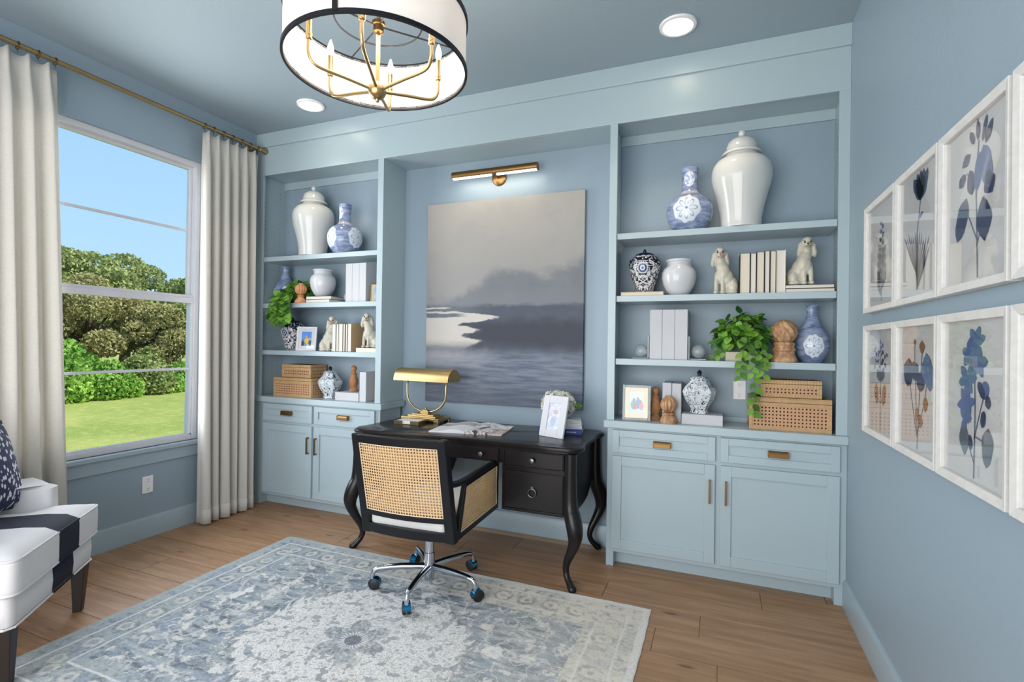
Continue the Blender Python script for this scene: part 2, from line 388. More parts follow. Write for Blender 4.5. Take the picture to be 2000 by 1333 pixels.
for s in (-1, 1):
    a, b = sorted((s*.300, s*.728)); side = [(-.292, .385), (.02, .388), (.12, .405), (.20, .45), (.26, .52), (.26, .765), (-.292, .765)]
    ped = MB().prism(side, 'x', a, b).build('pedestal', M_black, dk, bev=.004)
    for nm, z0, z1 in (('drawer', .658, .745), ('drawer', .408, .622)):
        x0, x1 = a+.018*1, b-.045
        if s < 0: x0, x1 = a+.045, b-.018
        d = B(x0, x1, -.306, -.288, z0, z1).build(nm, M_black, ped, bev=.003)
        m = MB(); t_ = .010
        m.box(x0-.006, x1+.006, -.309, -.290, z1, z1+.006); m.box(x0-.006, x1+.006, -.309, -.290, z0-.006, z0); m.box(x0-.006, x0, -.309, -.290, z0, z1); m.box(x1, x1+.006, -.309, -.290, z0, z1)
        m.build('cock_bead', M_black, ped, bev=.002)
        cx, cz = (x0+x1)/2, (z0+z1)/2
        if z0 > .6:
            k = MB().lathe([(.006, 0), (.006, .010), (.012, .014), (.0155, .020), (.014, .026), (.006, .029)], 16).xf(Matrix.Translation((cx, -.305, cz)) @ Matrix.Rotation(R(90), 4, 'X'))
            k.build('knob', M_pewter, ped, smooth=40)
        else:
            k = MB().tube([(cx+.024*math.cos(t*PI/12), -.315, cz-.004+.024*math.sin(t*PI/12)) for t in range(24)], .0036, 8, loop=True)
            k.lathe([(.012, 0), (.012, .006), (.006, .012)], 12).xf(Matrix.Identity(4))
            k.v[-36:] = [(cx+x, -.306-z, cz+.022+y) for x, y, z in k.v[-36:]]
            k.build('ring_pull', M_pewter, ped, smooth=40)
cr = B(-.30, .30, -.282, .24, .662, .765).build('centre_frame', M_black, dk, bev=.003)
B(-.275, .275, -.294, -.280, .672, .745).build('centre_drawer', M_black, cr, bev=.003)
for kx in (-.17, .165): MB().lathe([(.006, 0), (.006, .010), (.012, .014), (.0155, .020), (.014, .026), (.006, .029)], 16).xf(Matrix.Translation((kx, -.293, .708)) @ Matrix.Rotation(R(90), 4, 'X')).build('knob', M_pewter, cr, smooth=40)

# ------------------------------------------------------------------ cane sheet: square cells with eight-sided holes
def cane_sheet(f, nu, nv, hole=.37):
    m = MB()
    for i in range(nu):
        for j in range(nv):
            c = [(i, j), (i+1, j), (i+1, j+1), (i, j+1)]
            h = hole*(.92+.16*random.random())
            o = [(i+.5+h*math.cos(R(-157.5+45*k)), j+.5+h*math.sin(R(-157.5+45*k))) for k in range(8)]
            P = [f(u/nu, v/nv) for u, v in c+o]
            m.add(P, [(0, 4, 5)[::1], (0, 5, 6, 1), (1, 6, 7), (1, 7, 8, 2), (2, 8, 9), (2, 9, 10, 3), (3, 10, 11), (3, 11, 4, 0)])
    return m
def thick(o, t):
    q = o.modifiers.new('thick', 'SOLIDIFY'); q.thickness = t; q.offset = 0; return o

# ------------------------------------------------------------------ desk chair
ch = thing('desk_chair', 'black swivel desk chair with woven cane back and side panels', 'chair', (2.175, -.71, .006), R(2.5))
def by(z, x): return -.238-.118*(z-.375)/.525-.034*(1-(x/.26)**2)       # rear face of the raked, bowed back
def back_rail(z0, z1, t=.026):
    rs = []
    for i in range(15):
        x = -.238+.476*i/14; rs.append([(x, by(z0, x)-.004, z0), (x, by(z1, x)-.004, z1), (x, by(z1, x)+t, z1), (x, by(z0, x)+t, z0)])
    return MB().rings(rs)
back_rail(.858, .903, .03).build('back_rail', M_black2, ch, smooth=30, bev=.004)
back_rail(.468, .500).build('back_rail', M_black2, ch, smooth=30, bev=.003)
back_rail(.368, .420).build('seat_rail', M_black2, ch, smooth=30, bev=.003)
for s in (-1, 1):
    rs = []
    for z, wd in ((.362, .026), (.42, .026), (.65, .024), (.86, .022), (.905, .02)):
        y = by(z, .26); rs.append([(s*.246-wd, y-.012, z), (s*.246+wd, y-.012, z), (s*.246+wd, y+.040, z), (s*.246-wd, y+.040, z)])
    MB().rings(rs).build('post', M_black2, ch, bev=.006)
    # side frame with cane
    xo, xi = s*.262, s*.236; a, b = sorted((xo, xi))
    ot = [(-.205, .362), (.390, .362), (.390, .655), (-.095, .640)]; it = [(-.150, .395), (.358, .395), (.358, .625), (-.085, .612)]
    v = [(x, y, z) for x in (a, b) for y, z in ot+it]; f = []
    for o_ in (0, 8):
        for k in range(4): f.append((o_+k, o_+(k+1) % 4, o_+4+(k+1) % 4, o_+4+k))
    for k in range(4): f.append((k, (k+1) % 4, 8+(k+1) % 4, 8+k)); f.append((4+k, 4+(k+1) % 4, 12+(k+1) % 4, 12+k))
    MB().add(v, f).build('side_frame', M_black2, ch, bev=.003)
    def sf(u, v, x=s*.258, it=it):
        p = [Vector(q) for q in it]; lo = p[0].lerp(p[1], u); hi = p[3].lerp(p[2], u); q = lo.lerp(hi, v); return (x, q.x, q.y)
    thick(cane_sheet(sf, 31, 15, .37).build('cane_panel', M_cane, ch, fix=False), .002)
    thick(cane_sheet(lambda u, v: sf(u, v, s*.240), 33, 16, .37).build('cane_panel', M_cane, ch, fix=False), .002)
    MB().tube([(s*.260, y, z) for y, z in it], .003, 6, loop=True).build('spline', M_spline, ch)
    # arm rail back to the post
    MB().tube(cat([(s*.249, .392, .651), (s*.249, 0, .648), (s*.249, -.16, .650), (s*.249, -.285, .672)], 4), .017, 10).build('arm', M_black2, ch, smooth=50)
def bf(off):
    def f(u, v):
        z = .500+.358*v; hw = .222; x = -hw+2*hw*u; return (x, by(z, x)+off, z)
    return f
thick(cane_sheet(bf(0), 29, 23).build('cane_panel', M_cane, ch, fix=False), .002)
thick(cane_sheet(bf(.020), 30, 24).build('cane_panel', M_cane, ch, fix=False), .002)
f = bf(-.002); ed = [f(i/12, 0) for i in range(13)]+[f(1, j/6) for j in range(1, 7)]+[f(1-i/12, 1) for i in range(1, 13)]+[f(0, 1-j/6) for j in range(1, 6)]
MB().tube(ed, .003, 6, loop=True).build('spline', M_spline, ch)
B(-.23, .23, -.20, .375, .372, .395).build('seat_board', M_black2, ch, bev=.004)
B(-.23, .23, .36, .392, .362, .43).build('seat_rail', M_black2, ch, bev=.004)
B(-.226, .226, -.255, .36, .398, .505).build('seat_cushion', M_linen, ch, bev=.035, seg=4)
MB().lathe([(.017, .21), (.017, .285), (.0255, .287), (.0255, .20), (.029, .198), (.031, .12), (.029, .045), (.026, .045)][::-1]+[(.014, .285), (.014, .37)], 20).build('column', M_chrome, ch, smooth=40)
MB().lathe([(.09, .352), (.11, .36), (.11, .372)], 20).build('swivel_plate', M_blackmetal, ch, smooth=40)
caster_h = None
for k in range(5):
    a = R(-8-2.5+72*k); dx, dy = math.cos(a), math.sin(a)
    pts = cat([(dx*.02, dy*.02, .118), (dx*.15, dy*.15, .122), (dx*.265, dy*.265, .116), (dx*.300, dy*.300, .104), (dx*.312, dy*.312, .075), (dx*.312, dy*.312, .050)], 4)
    lg = MB().tube(pts, [.0195-.007*min(1, i/12) for i in range(len(pts))], 10).build('star_leg', M_chrome, ch, smooth=50)
    ang = a+R(60+37*k); cx, cy = dx*.312, dy*.312; Mx = Matrix.Translation((cx, cy, .032)) @ Matrix.Rotation(ang, 4, 'Z')
    for s in (-1, 1):
        MB().lathe([(.012, 0), (.028, .002), (.031, .008), (.031, .014), (.026, .018)], 20).xf(Mx @ Matrix.Translation((.012, 0, 0)) @ Matrix.Rotation(R(90*s), 4, 'X') @ Matrix.Translation((0, 0, .003))).build('wheel', M_wheel, lg, smooth=40)
    hd = [(.0345*math.cos(R(-25+23*i))+.012, .0345*math.sin(R(-25+23*i))) for i in range(10)]
    hi = [(.0315*math.cos(R(-25+23*i))+.012, .0315*math.sin(R(-25+23*i))) for i in range(9, -1, -1)]
    hm = MB().prism(hd+hi, 'y', -.019, .019); hm.box(-.010, .010, -.004, .004, .02, .034)
    hm.xf(Mx).build('caster_hood', M_teal, lg, smooth=40)

# ------------------------------------------------------------------ rug
def rugmat():
    g = G('woven_rug'); x, y, z = g.obj()          # object origin is the rug centre
    hx, hy = 1.235, .84
    wx = g.noise(9, 4); wy = g.noise(9, 4, g.vec(x+5.3, y-2.1, z)); x2 = x+(wx-.5)*.09; y2 = y+(wy-.5)*.09
    ed = g.mn(hx-g.abs(x), hy-g.abs(y))                      # distance from the edge
    fine = g.noise(75, 3, None, .7); strk = g.noise(3.4, 6, g.vec(x*2.0, y*8, 0), .65); big = g.noise(1.7, 3); wear = g.noise(2.4, 6, g.vec(x*1.3, y*3.2, 2), .72)
    blot = g.noise(5, 5, g.vec(x+1, y+3, 0), .65); cell = g.voro(4.6, g.vec(x2, y2, 0)); cell2 = g.voro(15, g.vec(x2+4, y2, 0)); mid = g.noise(17, 5, g.vec(x, y, 5), .7)
    cream = srgb(222, 215, 202); ivory = srgb(228, 227, 225); slate = srgb(96, 107, 122); sage = srgb(166, 175, 176); blue = srgb(142, 156, 172); dk = srgb(70, 74, 82); tan = srgb(204, 194, 176)
    # field: streaked slate and blue with pale scattered blossoms
    c = g.mix(g.step(strk, .38, .60), slate, sage); c = g.mix(g.step(blot, .46, .60)*.7, c, blue)
    wob = cell+.035*g.sin(g.m('ARCTAN2', y2, x2)*40.0); star = (1.0-g.step(wob, .17, .22))*g.step(g.noise(2.6, 2), .42, .52); c = g.mix(star*.9, c, ivory); c = g.mix((1.0-g.step(cell, .05, .09))*.7, c, sage)
    c = g.mix(g.step(g.noise(11, 5, g.vec(x, y, 3), .7), .53, .60)*.85, c, g.mix(big, cream, ivory))
    vine = 1.0-g.step(g.abs(g.noise(5.5, 3, g.vec(x, y, 8), .5)-.5), .006, .022); c = g.mix(vine*.5, c, ivory)
    # medallion with a stepped edge and a rosette
    ax, ay = g.abs(x2), g.abs(y2); rag = (g.m('FRACT', (ax-ay)*11.0)-.5)*.07; ch = g.mx(ax/.55, ay/.47)
    md = g.mx((ax/.72+ay/.58)*.90, ch*1.04)+rag+(wx-.5)*.12; med = 1.0-g.step(md, .95, .99)
    mc = g.mix(g.step(mid, .50, .58)*.8, ivory, g.mix(big, sage, slate)); mc = g.mix((1.0-g.step(cell2, .10, .16))*.55, mc, slate); mc = g.mix(g.step(blot, .60, .68)*.6, mc, tan); mc = g.mix((1.0-g.step(g.abs(mid-.44), .008, .025))*.45, mc, dk)
    rr = g.m('SQRT', x*x+y*y+1e-6); th = g.m('ARCTAN2', y, x)
    pet = .09+.085*g.abs(g.m('COSINE', th*3.0+.5)); petal = 1.0-g.step(rr-pet, -.012, .010); mc = g.mix(petal*.7, mc, g.mix(g.step(fine, .4, .6), sage, slate)); ray = g.step(g.sin(th*26.0), -.1, .4)*(1.0-g.step(rr, .062, .072)); mc = g.mix(ray*.8, mc, ivory); mc = g.mix((1.0-g.step(rr, .036, .042)), mc, srgb(118, 122, 132))
    c = g.mix(med, c, mc); ring = 1.0-g.step(g.abs(md-.975), .010, .030); c = g.mix(ring*.35, c, dk)
    # border: guard stripe, main band with worn repeating motifs, guard stripe, plain edge
    isx = g.m('LESS_THAN', hx-g.abs(x), hy-g.abs(y)); tpos = y*isx+x*(1.0-isx)+(wy-.5)*.03; ew = ed+(wx-.5)*.02
    def band(a, b, s=.004): return g.step(ew, a-s, a+s)*(1.0-g.step(ew, b-s, b+s))
    inb = 1.0-g.step(ew, .283, .291)
    bc = g.mix(g.step(blot, .46, .58)*.6, g.mix(g.step(x, -1.0, .8), sage, cream), g.mix(g.step(x, -1.0, .9), blue, sage)); bc = g.mix(g.step(mid, .54, .62)*.5, bc, slate)
    per = .135; fr = g.abs(g.m('FRACT', tpos/per)-.5)*per; de = g.abs(ew-.175); mr = g.m('SQRT', fr*fr+de*de*.8+1e-5)+(mid-.5)*.05
    mask = g.step(wear, .40, .56)*g.step(mid, .36, .52)
    bc = g.mix((1.0-g.step(g.abs(mr-.046), .004, .012))*.55*mask, bc, dk); bc = g.mix((1.0-g.step(mr, .010, .018))*.7*mask, bc, slate); bc = g.mix((1.0-g.step(g.abs(mr-.026), .004, .012))*.6, bc, cream)
    f2 = g.m('FRACT', tpos/.075); gd = 1.0-g.step(g.abs(f2-.5)+(mid-.5)*.9, .10, .16)
    bc = g.mix(g.mx(band(.058, .086), band(.250, .270))*gd*.7*mask, bc, dk); bc = g.mix(g.mx(band(.094, .106), band(.232, .242))*.8, bc, ivory); bc = g.mix(g.mx(band(.107, .111), band(.278, .284))*.45*mask, bc, dk)
    c = g.mix(inb, c, bc); c = g.mix(1.0-g.step(ed, .030, .042), c, g.mix(g.step(x, -1.0, .8), sage, ivory))
    # wear, then creamier towards the right and faintly bluer towards the left
    c = g.mix(g.step(wear, .52, .68)*.5, c, g.mix(g.step(blot, .4, .6), ivory, sage)); c = g.mix(g.step(x, .0, 1.2)*.34, c, cream); c = g.mix((1.0-g.step(x, -1.2, .3))*.10, c, blue)
    c = g.mix(g.step(fine, .52, .70)*.30, c, slate); c = g.mix((1.0-g.step(fine, .30, .48))*.38, c, ivory)
    g.bump(g.noise(260, 2), .5, .004); return g.fin(c, .95)
rug = thing('area_rug', 'distressed blue and ivory medallion rug under the desk chair', 'rug', (2.125, -1.295, 0))
rm = MB(); nx, ny = 60, 40
def rc(hw, hh, z, n=240):
    out = []; per = 4*(hw+hh)
    for i in range(n):
        s = per*i/n
        if s < 2*hw: p = (-hw+s, -hh)
        elif s < 2*hw+2*hh: p = (hw, -hh+(s-2*hw))
        elif s < 4*hw+2*hh: p = (hw-(s-2*hw-2*hh), hh)
        else: p = (-hw, hh-(s-4*hw-2*hh))
        j = .0012*math.sin(i*1.7)+.0012*math.sin(i*.41); out.append((p[0]+(j if abs(p[0]) >= hw-1e-6 else 0), p[1]+(j*1.3 if abs(p[1]) >= hh-1e-6 else 0), z))
    return out
rm.rings([rc(1.235, .84, .0006), rc(1.237, .842, .004), rc(1.230, .835, .0065)]); rm.build('pile', rugmat(), rug)

# ------------------------------------------------------------------ armchair
def armfab():
    g = G('armchair_fabric'); x, y, z = g.obj(); n_ = g.noise(400, 2)
    s = g.step(x, -.142, -.137)*(1.0-g.step(x, .047, .052)); s2 = g.step(x, .40, .405)
    wv = g.mix(g.noise(6, 3), srgb(212, 210, 212), srgb(230, 227, 227)); nv = g.mix(g.noise(9, 4), srgb(8, 13, 30), srgb(18, 26, 54))
    g.bump(n_, .25, .002); return g.fin(g.mix(g.mn(s+s2, 1.0), wv, nv), .85)
M_arm = armfab(); M_dkwood = plain('espresso_wood', (.018, .012, .010), .4)
ac = thing('armchair', 'cream armchair with wide navy stripe and dark tapered legs', 'armchair', (.882, -1.85, 0), math.atan2(-.753, .658))
def soft(o, n=2, lv=None):
    q = o.modifiers.new('sub', 'SUBSURF'); q.levels = n; q.render_levels = n
    for p in o.data.polygons: p.use_smooth = True
    return o
def pad(x0, x1, y0, y1, z0, z1, cr=.02, e=.035):
    """cushion block: bevelled box with a crowned top"""
    rs = []
    def rg(i, z):
        pts = []
        a, b, c, d = x0+i, x1-i, y0+i, y1-i; r_ = e
        for cx_, cy_, s0 in ((b-r_, d-r_, 0), (a+r_, d-r_, 90), (a+r_, c+r_, 180), (b-r_, c+r_, 270)):
            for k in range(5): pts.append((cx_+r_*math.cos(R(s0+22.5*k)), cy_+r_*math.sin(R(s0+22.5*k)), z))
        return pts
    rs = [rg(.02, z0), rg(.004, z0+.012), rg(0, (z0+z1)/2), rg(.004, z1-.012), rg(.02, z1), rg(.08, z1+cr*.7), rg(.16, z1+cr)]
    return MB().rings(rs)
# T-shaped seat cushion: outline wraps in front of the arms
def tcush(z0, z1, cr):
    base = [(-.37, .055), (.37, .055), (.372, -.02), (.372, -.095), (.262, -.105), (.258, -.44), (-.258, -.44), (-.262, -.105), (-.372, -.095), (-.372, -.02)]
    ot = []
    n = len(base)
    for i in range(n):
        p0, p1, p2 = Vector(base[i-1]), Vector(base[i]), Vector(base[(i+1) % n]); r_ = .045 if i in (0, 1) else .022
        a = p1+(p0-p1).normalized()*min(r_, (p0-p1).length*.45); b = p1+(p2-p1).normalized()*min(r_, (p2-p1).length*.45)
        for t in (0, .33, .67, 1): ot.append((a.lerp(p1, t)).lerp(p1.lerp(b, t), t))
    c0 = Vector((0, -.2))
    def rg(s, z): return [((c0+(p-c0)*s).x, (c0+(p-c0)*s).y, z) for p in ot]
    return MB().rings([rg(.97, z0), rg(.993, z0+.012), rg(1, z0+.03), rg(1, z1-.03), rg(.993, z1-.01), rg(.965, z1), rg(.80, z1+cr*.75), rg(.5, z1+cr)]), [((c0+(p-c0)*.990).x, (c0+(p-c0)*.990).y) for p in ot]
cm, otl = tcush(.372, .518, .028); cu = cm.build('seat_cushion', M_arm, ac, smooth=60)
MB().tube([(x*1.004, y, .511) for x, y in otl], .005, 6, loop=True).build('piping', M_arm, cu, smooth=60); MB().tube([(x*1.004, y, .379) for x, y in otl], .005, 6, loop=True).build('piping', M_arm, cu, smooth=60)
bs = pad(-.355, .355, -.54, .035, .238, .372, 0, .03).build('seat_base', M_arm, ac, smooth=50)
MB().tube([(-.352, -.52, .243), (-.352, .010, .243), (-.33, .033, .243), (.33, .033, .243), (.352, .010, .243), (.352, -.52, .243)], .005, 6).build('piping', M_arm, bs)
for s in (-1, 1):
    pad(*sorted((s*.275, s*.375)), -.56, -.115, .30, .640, .012, .03).build('arm', M_arm, ac, smooth=50)
    for y, k in ((-.005, 1), (-.50, -1)):
        tx, bx_ = s*.312, s*.298; MB().rings([[(bx_-.018, y-.018, 0), (bx_+.018, y-.018, 0), (bx_+.018, y+.018, 0), (bx_-.018, y+.018, 0)], [(tx-.030, y-.030, .243), (tx+.030, y-.030, .243), (tx+.030, y+.030, .243), (tx-.030, y+.030, .243)]]).build('leg', M_dkwood, ac, bev=.003)
rs = []
for z, y, hw in ((.30, -.45, .30), (.45, -.44, .34), (.60, -.45, .365), (.80, -.47, .37), (.93, -.49, .35), (.97, -.50, .30)):
    rs.append([(-hw, y-.11, z), (-hw*.8, y-.13, z), (hw*.8, y-.13, z), (hw, y-.11, z), (hw, y-.02, z), (hw*.8, y, z), (-hw*.8, y, z), (-hw, y-.02, z)])
MB().rings(rs).build('back', M_arm, ac, smooth=60, bev=.02)
# throw pillow
def pillowmat():
    g = G('dotted_pillow_fabric'); x, y, z = g.obj(); v = g.voro(52, g.vec(x*1.0, z*.62, 0)); d = 1.0-g.step(v, .30, .42)
    return g.fin(g.mix(d, g.mix(g.noise(8), srgb(28, 34, 66), srgb(52, 58, 98)), srgb(222, 222, 230)), .8)
def pillow(name, label, loc, rot, s, t):
    n = 14; top, bot = [], []
    for i in range(n+1):
        for j in range(n+1):
            u, v = -1+2*i/n, -1+2*j/n; h = t*max(0, (1-abs(u)**2.6)*(1-abs(v)**2.6))**.55; k = 1-.07*(1-abs(u)**2)*(abs(v)**3); k2 = 1-.07*(1-abs(v)**2)*(abs(u)**3)
            top.append((u*s*k2, -h, v*s*k)); bot.append((u*s*k2, h, v*s*k))
    N = (n+1)**2; f = []
    for i in range(n):
        for j in range(n):
            a = i*(n+1)+j; f.append((a, a+n+1, a+n+2, a+1)); f.append((N+a, N+a+1, N+a+n+2, N+a+n+1))
    o = MB().add(top+bot, f).build(name, pillowmat(), None, smooth=80, loc=loc, rot=rot)
    w_ = o.modifiers.new('weld', 'WELD'); w_.merge_threshold = .002
    return tag(o, label, 'pillow')
pillow('throw_pillow', 'navy throw pillow with small white dashes leaning in the armchair', (.525, -1.955, .762), (R(-16), R(4), math.atan2(-.753, .658)+PI-R(6)), .225, .075)
# ------------------------------------------------------------------ curtains
def curtmat():
    g = G('curtain_linen'); x, y, z = g.obj(); s = g.noise(30, 3, g.vec(x*1.5, y*1.5, z*9)); s2 = g.noise(150, 2, g.vec(x, y, z*3))
    g.bump(s+s2*.5, .25, .003); c = g.mix(s, srgb(206, 201, 192), srgb(228, 224, 217))
    p = g.fin(c, .75, **{'Sheen Weight': .3}); t = g.t; tl = g.n('ShaderNodeBsdfTranslucent'); g.put(tl.inputs[0], c); ms = g.n('ShaderNodeMixShader'); ms.inputs[0].default_value = .22
    t.links.new(g.b.outputs[0], ms.inputs[1]); t.links.new(tl.outputs[0], ms.inputs[2]); t.links.new(ms.outputs[0], t.nodes['Material Output'].inputs[0]); return g.mat
M_curt = curtmat()
rod = thing('curtain_rod', 'brass curtain rod above the window', 'curtain rod', (.095, -1.2, 2.982))
MB().tube([(0, -1.25, 0), (0, 0, 0), (0, 1.125, 0)], .0145, 14).build('pole', M_brass, rod, smooth=50)
for s, yy in ((1, 1.125), (-1, -1.25)): MB().lathe([(.0145, 0), (.019, .004), (.019, .012), (.0155, .016), (.0155, .022), (.022, .05), (.026, .056), (.026, .064), (.02, .068)], 18).xf(Matrix.Translation((0, yy, 0)) @ Matrix.Rotation(R(-90*s), 4, 'X')).build('finial', M_brass, rod, smooth=40)
for yy in (1.09, -1.1):
    m = MB().tube([(0, yy, -.012), (-.03, yy, -.02), (-.093, yy, -.02)], .007, 8); m.box(-.095, -.088, yy-.02, yy+.02, -.06, .02); m.build('bracket', M_brass, rod)
def curtain(label, ya, yb, ba, bb, npl, ph, loc):
    """hanging panel: pinch pleats at the top, soft folds below; ya..yb top span, ba..bb hem span (y), x is off the wall"""
    t = thing('curtain', label, 'curtain', loc); nu, nv = npl*16, 46; zt, zb = 2.945, .012
    def P(u, v, off=0.0):
        z = zt+(zb-zt)*v; y = (ya+(yb-ya)*u)*(1-v)+(ba+(bb-ba)*u)*v; w_ = 2*PI*npl*u
        k = min(1, v/.10); k = k*k*(3-2*k); spread = .5+.5*v
        pin = math.exp(-((u*npl) % 1-.5)**2/.012)                       # pinch in the middle of each pleat
        top = .018*pin-.006; fold = (.020+.030*v)*math.sin(w_-PI/2+.5*math.sin(3*u+2*v+ph))+.012*v*math.sin(.5*w_+ph)
        x = .095+top*(1-k)+fold*k+.020*v; y += .010*k*math.sin(2*w_+1.1)*(.3+v)
        if v < .004: x += 0
        zz = z+(.010*pin-.018*(1-pin)*abs(math.cos(w_/2)) if v < .001 else 0)
        return (x+off-loc[0], y-loc[1], zz-loc[2])
    v_ = [P(i/nu, j/nv) for j in range(nv+1) for i in range(nu+1)]; f = [(j*(nu+1)+i, j*(nu+1)+i+1, (j+1)*(nu+1)+i+1, (j+1)*(nu+1)+i) for j in range(nv) for i in range(nu)]
    thick(MB().add(v_, f).build('panel', M_curt, t, smooth=80, fix=False), .003)
    v2 = [P(i/nu, 1-.036*(1-j/2), .003) for j in range(3) for i in range(nu+1)]; f2 = [(j*(nu+1)+i, j*(nu+1)+i+1, (j+1)*(nu+1)+i+1, (j+1)*(nu+1)+i) for j in range(2) for i in range(nu)]
    thick(MB().add(v2, f2).build('hem', M_curt, t, smooth=80, fix=False), .003)
    for i in range(npl+1):
        y = ya+(yb-ya)*(min(max(i, .12), npl-.12))/npl; m = MB().tube([(.095-loc[0]+.021*math.cos(a*PI/9), y-loc[1], 2.982-.004-loc[2]+.021*math.sin(a*PI/9)) for a in range(18)], .0028, 6, loop=True)
        m.box(.095-loc[0]-.002, .095-loc[0]+.002, y-loc[1]-.001, y-loc[1]+.001, 2.938-loc[2], 2.960-loc[2]); m.build('curtain_ring', M_antique, t, smooth=50)
    return t
curtain('long cream pleated curtain between the window and the bookcase', -.57, -.078, -.565, -.105, 6, .4, (.1, -.33, 0))
curtain('long cream pleated curtain hanging behind the armchair', -2.02, -1.475, -2.04, -1.372, 6, 1.9, (.1, -1.74, 0))

# ------------------------------------------------------------------ drum chandelier
cl = thing('chandelier', 'drum chandelier with white shade, black rings and six brass candle arms', 'chandelier', (2.365, -1.497, 2.5))
def shademat():
    g = G('drum_shade_fabric'); c = srgb(246, 244, 242); g.bump(g.noise(300, 2), .1, .002); p = g.fin(c, .85); tl = g.n('ShaderNodeBsdfTranslucent'); tl.inputs[0].default_value = srgb(244, 240, 236)+(1,); ms = g.n('ShaderNodeMixShader'); ms.inputs[0].default_value = .35
    t = g.t; t.links.new(g.b.outputs[0], ms.inputs[1]); t.links.new(tl.outputs[0], ms.inputs[2]); t.links.new(ms.outputs[0], t.nodes['Material Output'].inputs[0]); return g.mat
RS, HS = .362, .205
def band(r, z0, z1, t=.003, seg=72): return MB().rings([[(rr*math.cos(2*PI*j/seg), rr*math.sin(2*PI*j/seg), z) for j in range(seg)] for rr, z in ((r, z0), (r, z1), (r-t, z1), (r-t, z0))], loop=True)
band(RS-.004, .002, HS, .003).build('drum_shade', shademat(), cl, smooth=40)
band(RS+.003, -.006, .010, .010).build('bottom_ring', M_blackmetal, cl, smooth=40); band(RS+.003, HS-.008, HS+.008, .010).build('top_ring', M_blackmetal, cl, smooth=40)
for k in range(3): B(RS-.001, RS+.005, -.009, .009, 0, HS).xf(Matrix.Rotation(R(-76+120*k), 4, 'Z')).build('strap', M_blackmetal, cl)
for k in range(4):
    a = R(57+90*k)
    MB().tube([(.02*math.cos(a), .02*math.sin(a), HS-.03), ((RS-.005)*math.cos(a), (RS-.005)*math.sin(a), HS)], .0035, 6).build('spoke', M_blackmetal, cl)
MB().tube([(.175*math.cos(j*PI/24), .175*math.sin(j*PI/24), HS-.010) for j in range(48)], .0035, 6, loop=True).build('inner_ring', M_blackmetal, cl)
MB().tube([(0, 0, -.07), (0, 0, .2), (0, 0, .62)], .0085, 12).build('stem', M_brass, cl, smooth=50)
MB().lathe([(.012, HS-.06), (.021, HS-.055), (.021, HS-.03), (.026, HS-.028), (.026, HS-.014), (.012, HS-.01)], 18).build('stem_collar', M_antique, cl, smooth=40)
MB().lathe([(.01, .60), (.065, .615), (.065, .634)], 28).build('canopy', M_brass, cl, smooth=40)
hb = MB().sphere((0, 0, -.09), .037, 24, 16); hb.lathe([(.004, -.138), (.008, -.134), (.008, -.126), (.012, -.122)], 12); hb.build('hub', M_brass, cl, smooth=60)
M_bulb = emis('candle_bulb_glass', (1, .90, .74), 9)
for k in range(6):
    a = R(-5+60*k); u = Vector((math.cos(a), math.sin(a), 0))
    pts = cat([tuple(u*.03+Vector((0, 0, -.088))), tuple(u*.13+Vector((0, 0, -.075))), tuple(u*.215+Vector((0, 0, -.066))), tuple(u*.252+Vector((0, 0, -.052))), tuple(u*.268+Vector((0, 0, -.015))), tuple(u*.268+Vector((0, 0, .032)))], 5)
    ar = MB().tube(pts, .0068, 10).build('arm', M_brass, cl, smooth=50)
    c = tuple(u*.268)
    MB().lathe([(.007, .028), (.011, .031), (.013, .038), (.011, .044), (.013, .048), (.013, .052), (.0105, .054), (.0105, .118), (.008, .12)], 16, (c[0], c[1], 0)).build('candle_sleeve', M_brass, ar, smooth=40)
    MB().lathe([(.006, .118), (.0115, .130), (.0135, .143), (.012, .158), (.007, .175), (.0025, .188)], 16, (c[0], c[1], 0)).build('bulb', M_bulb, ar, smooth=60)
lamp('chandelier_glow', 'POINT', (2.365, -1.497, 2.645), 11, (1, .90, .78), shadow_soft_size=.22)

# ------------------------------------------------------------------ recessed ceiling lights
M_led = emis('downlight_diffuser', (1, .86, .64), 10); M_wt = plain('downlight_trim', srgb(240, 240, 240), .5, bd=0)
for n_, (x, y, lb) in enumerate(((3.446, -.318, 'round recessed downlight in the ceiling in front of the botanicals bookcase'), (.85, -.289, 'round recessed downlight in the ceiling near the curtained window'))):
    t = thing('downlight', lb, 'ceiling light', (x, y, HC))
    MB().rings([[(r_*math.cos(2*PI*j/40), r_*math.sin(2*PI*j/40), z) for j in range(40)] for r_, z in ((.098, 0), (.096, -.010), (.080, -.013), (.074, -.006), (.074, -.0005))], caps=False).build('trim_ring', M_wt, t, smooth=40)
    MB().lathe([(.0745, -.006), (.0745, -.0008)], 40).build('diffuser', M_led, t)
    lamp('downlight_beam', 'SPOT', (x, y, HC-.02), (20, 15)[n_], (1, .78, .56), (0, 0, 0), spot_size=R(98), spot_blend=.55, shadow_soft_size=.07)

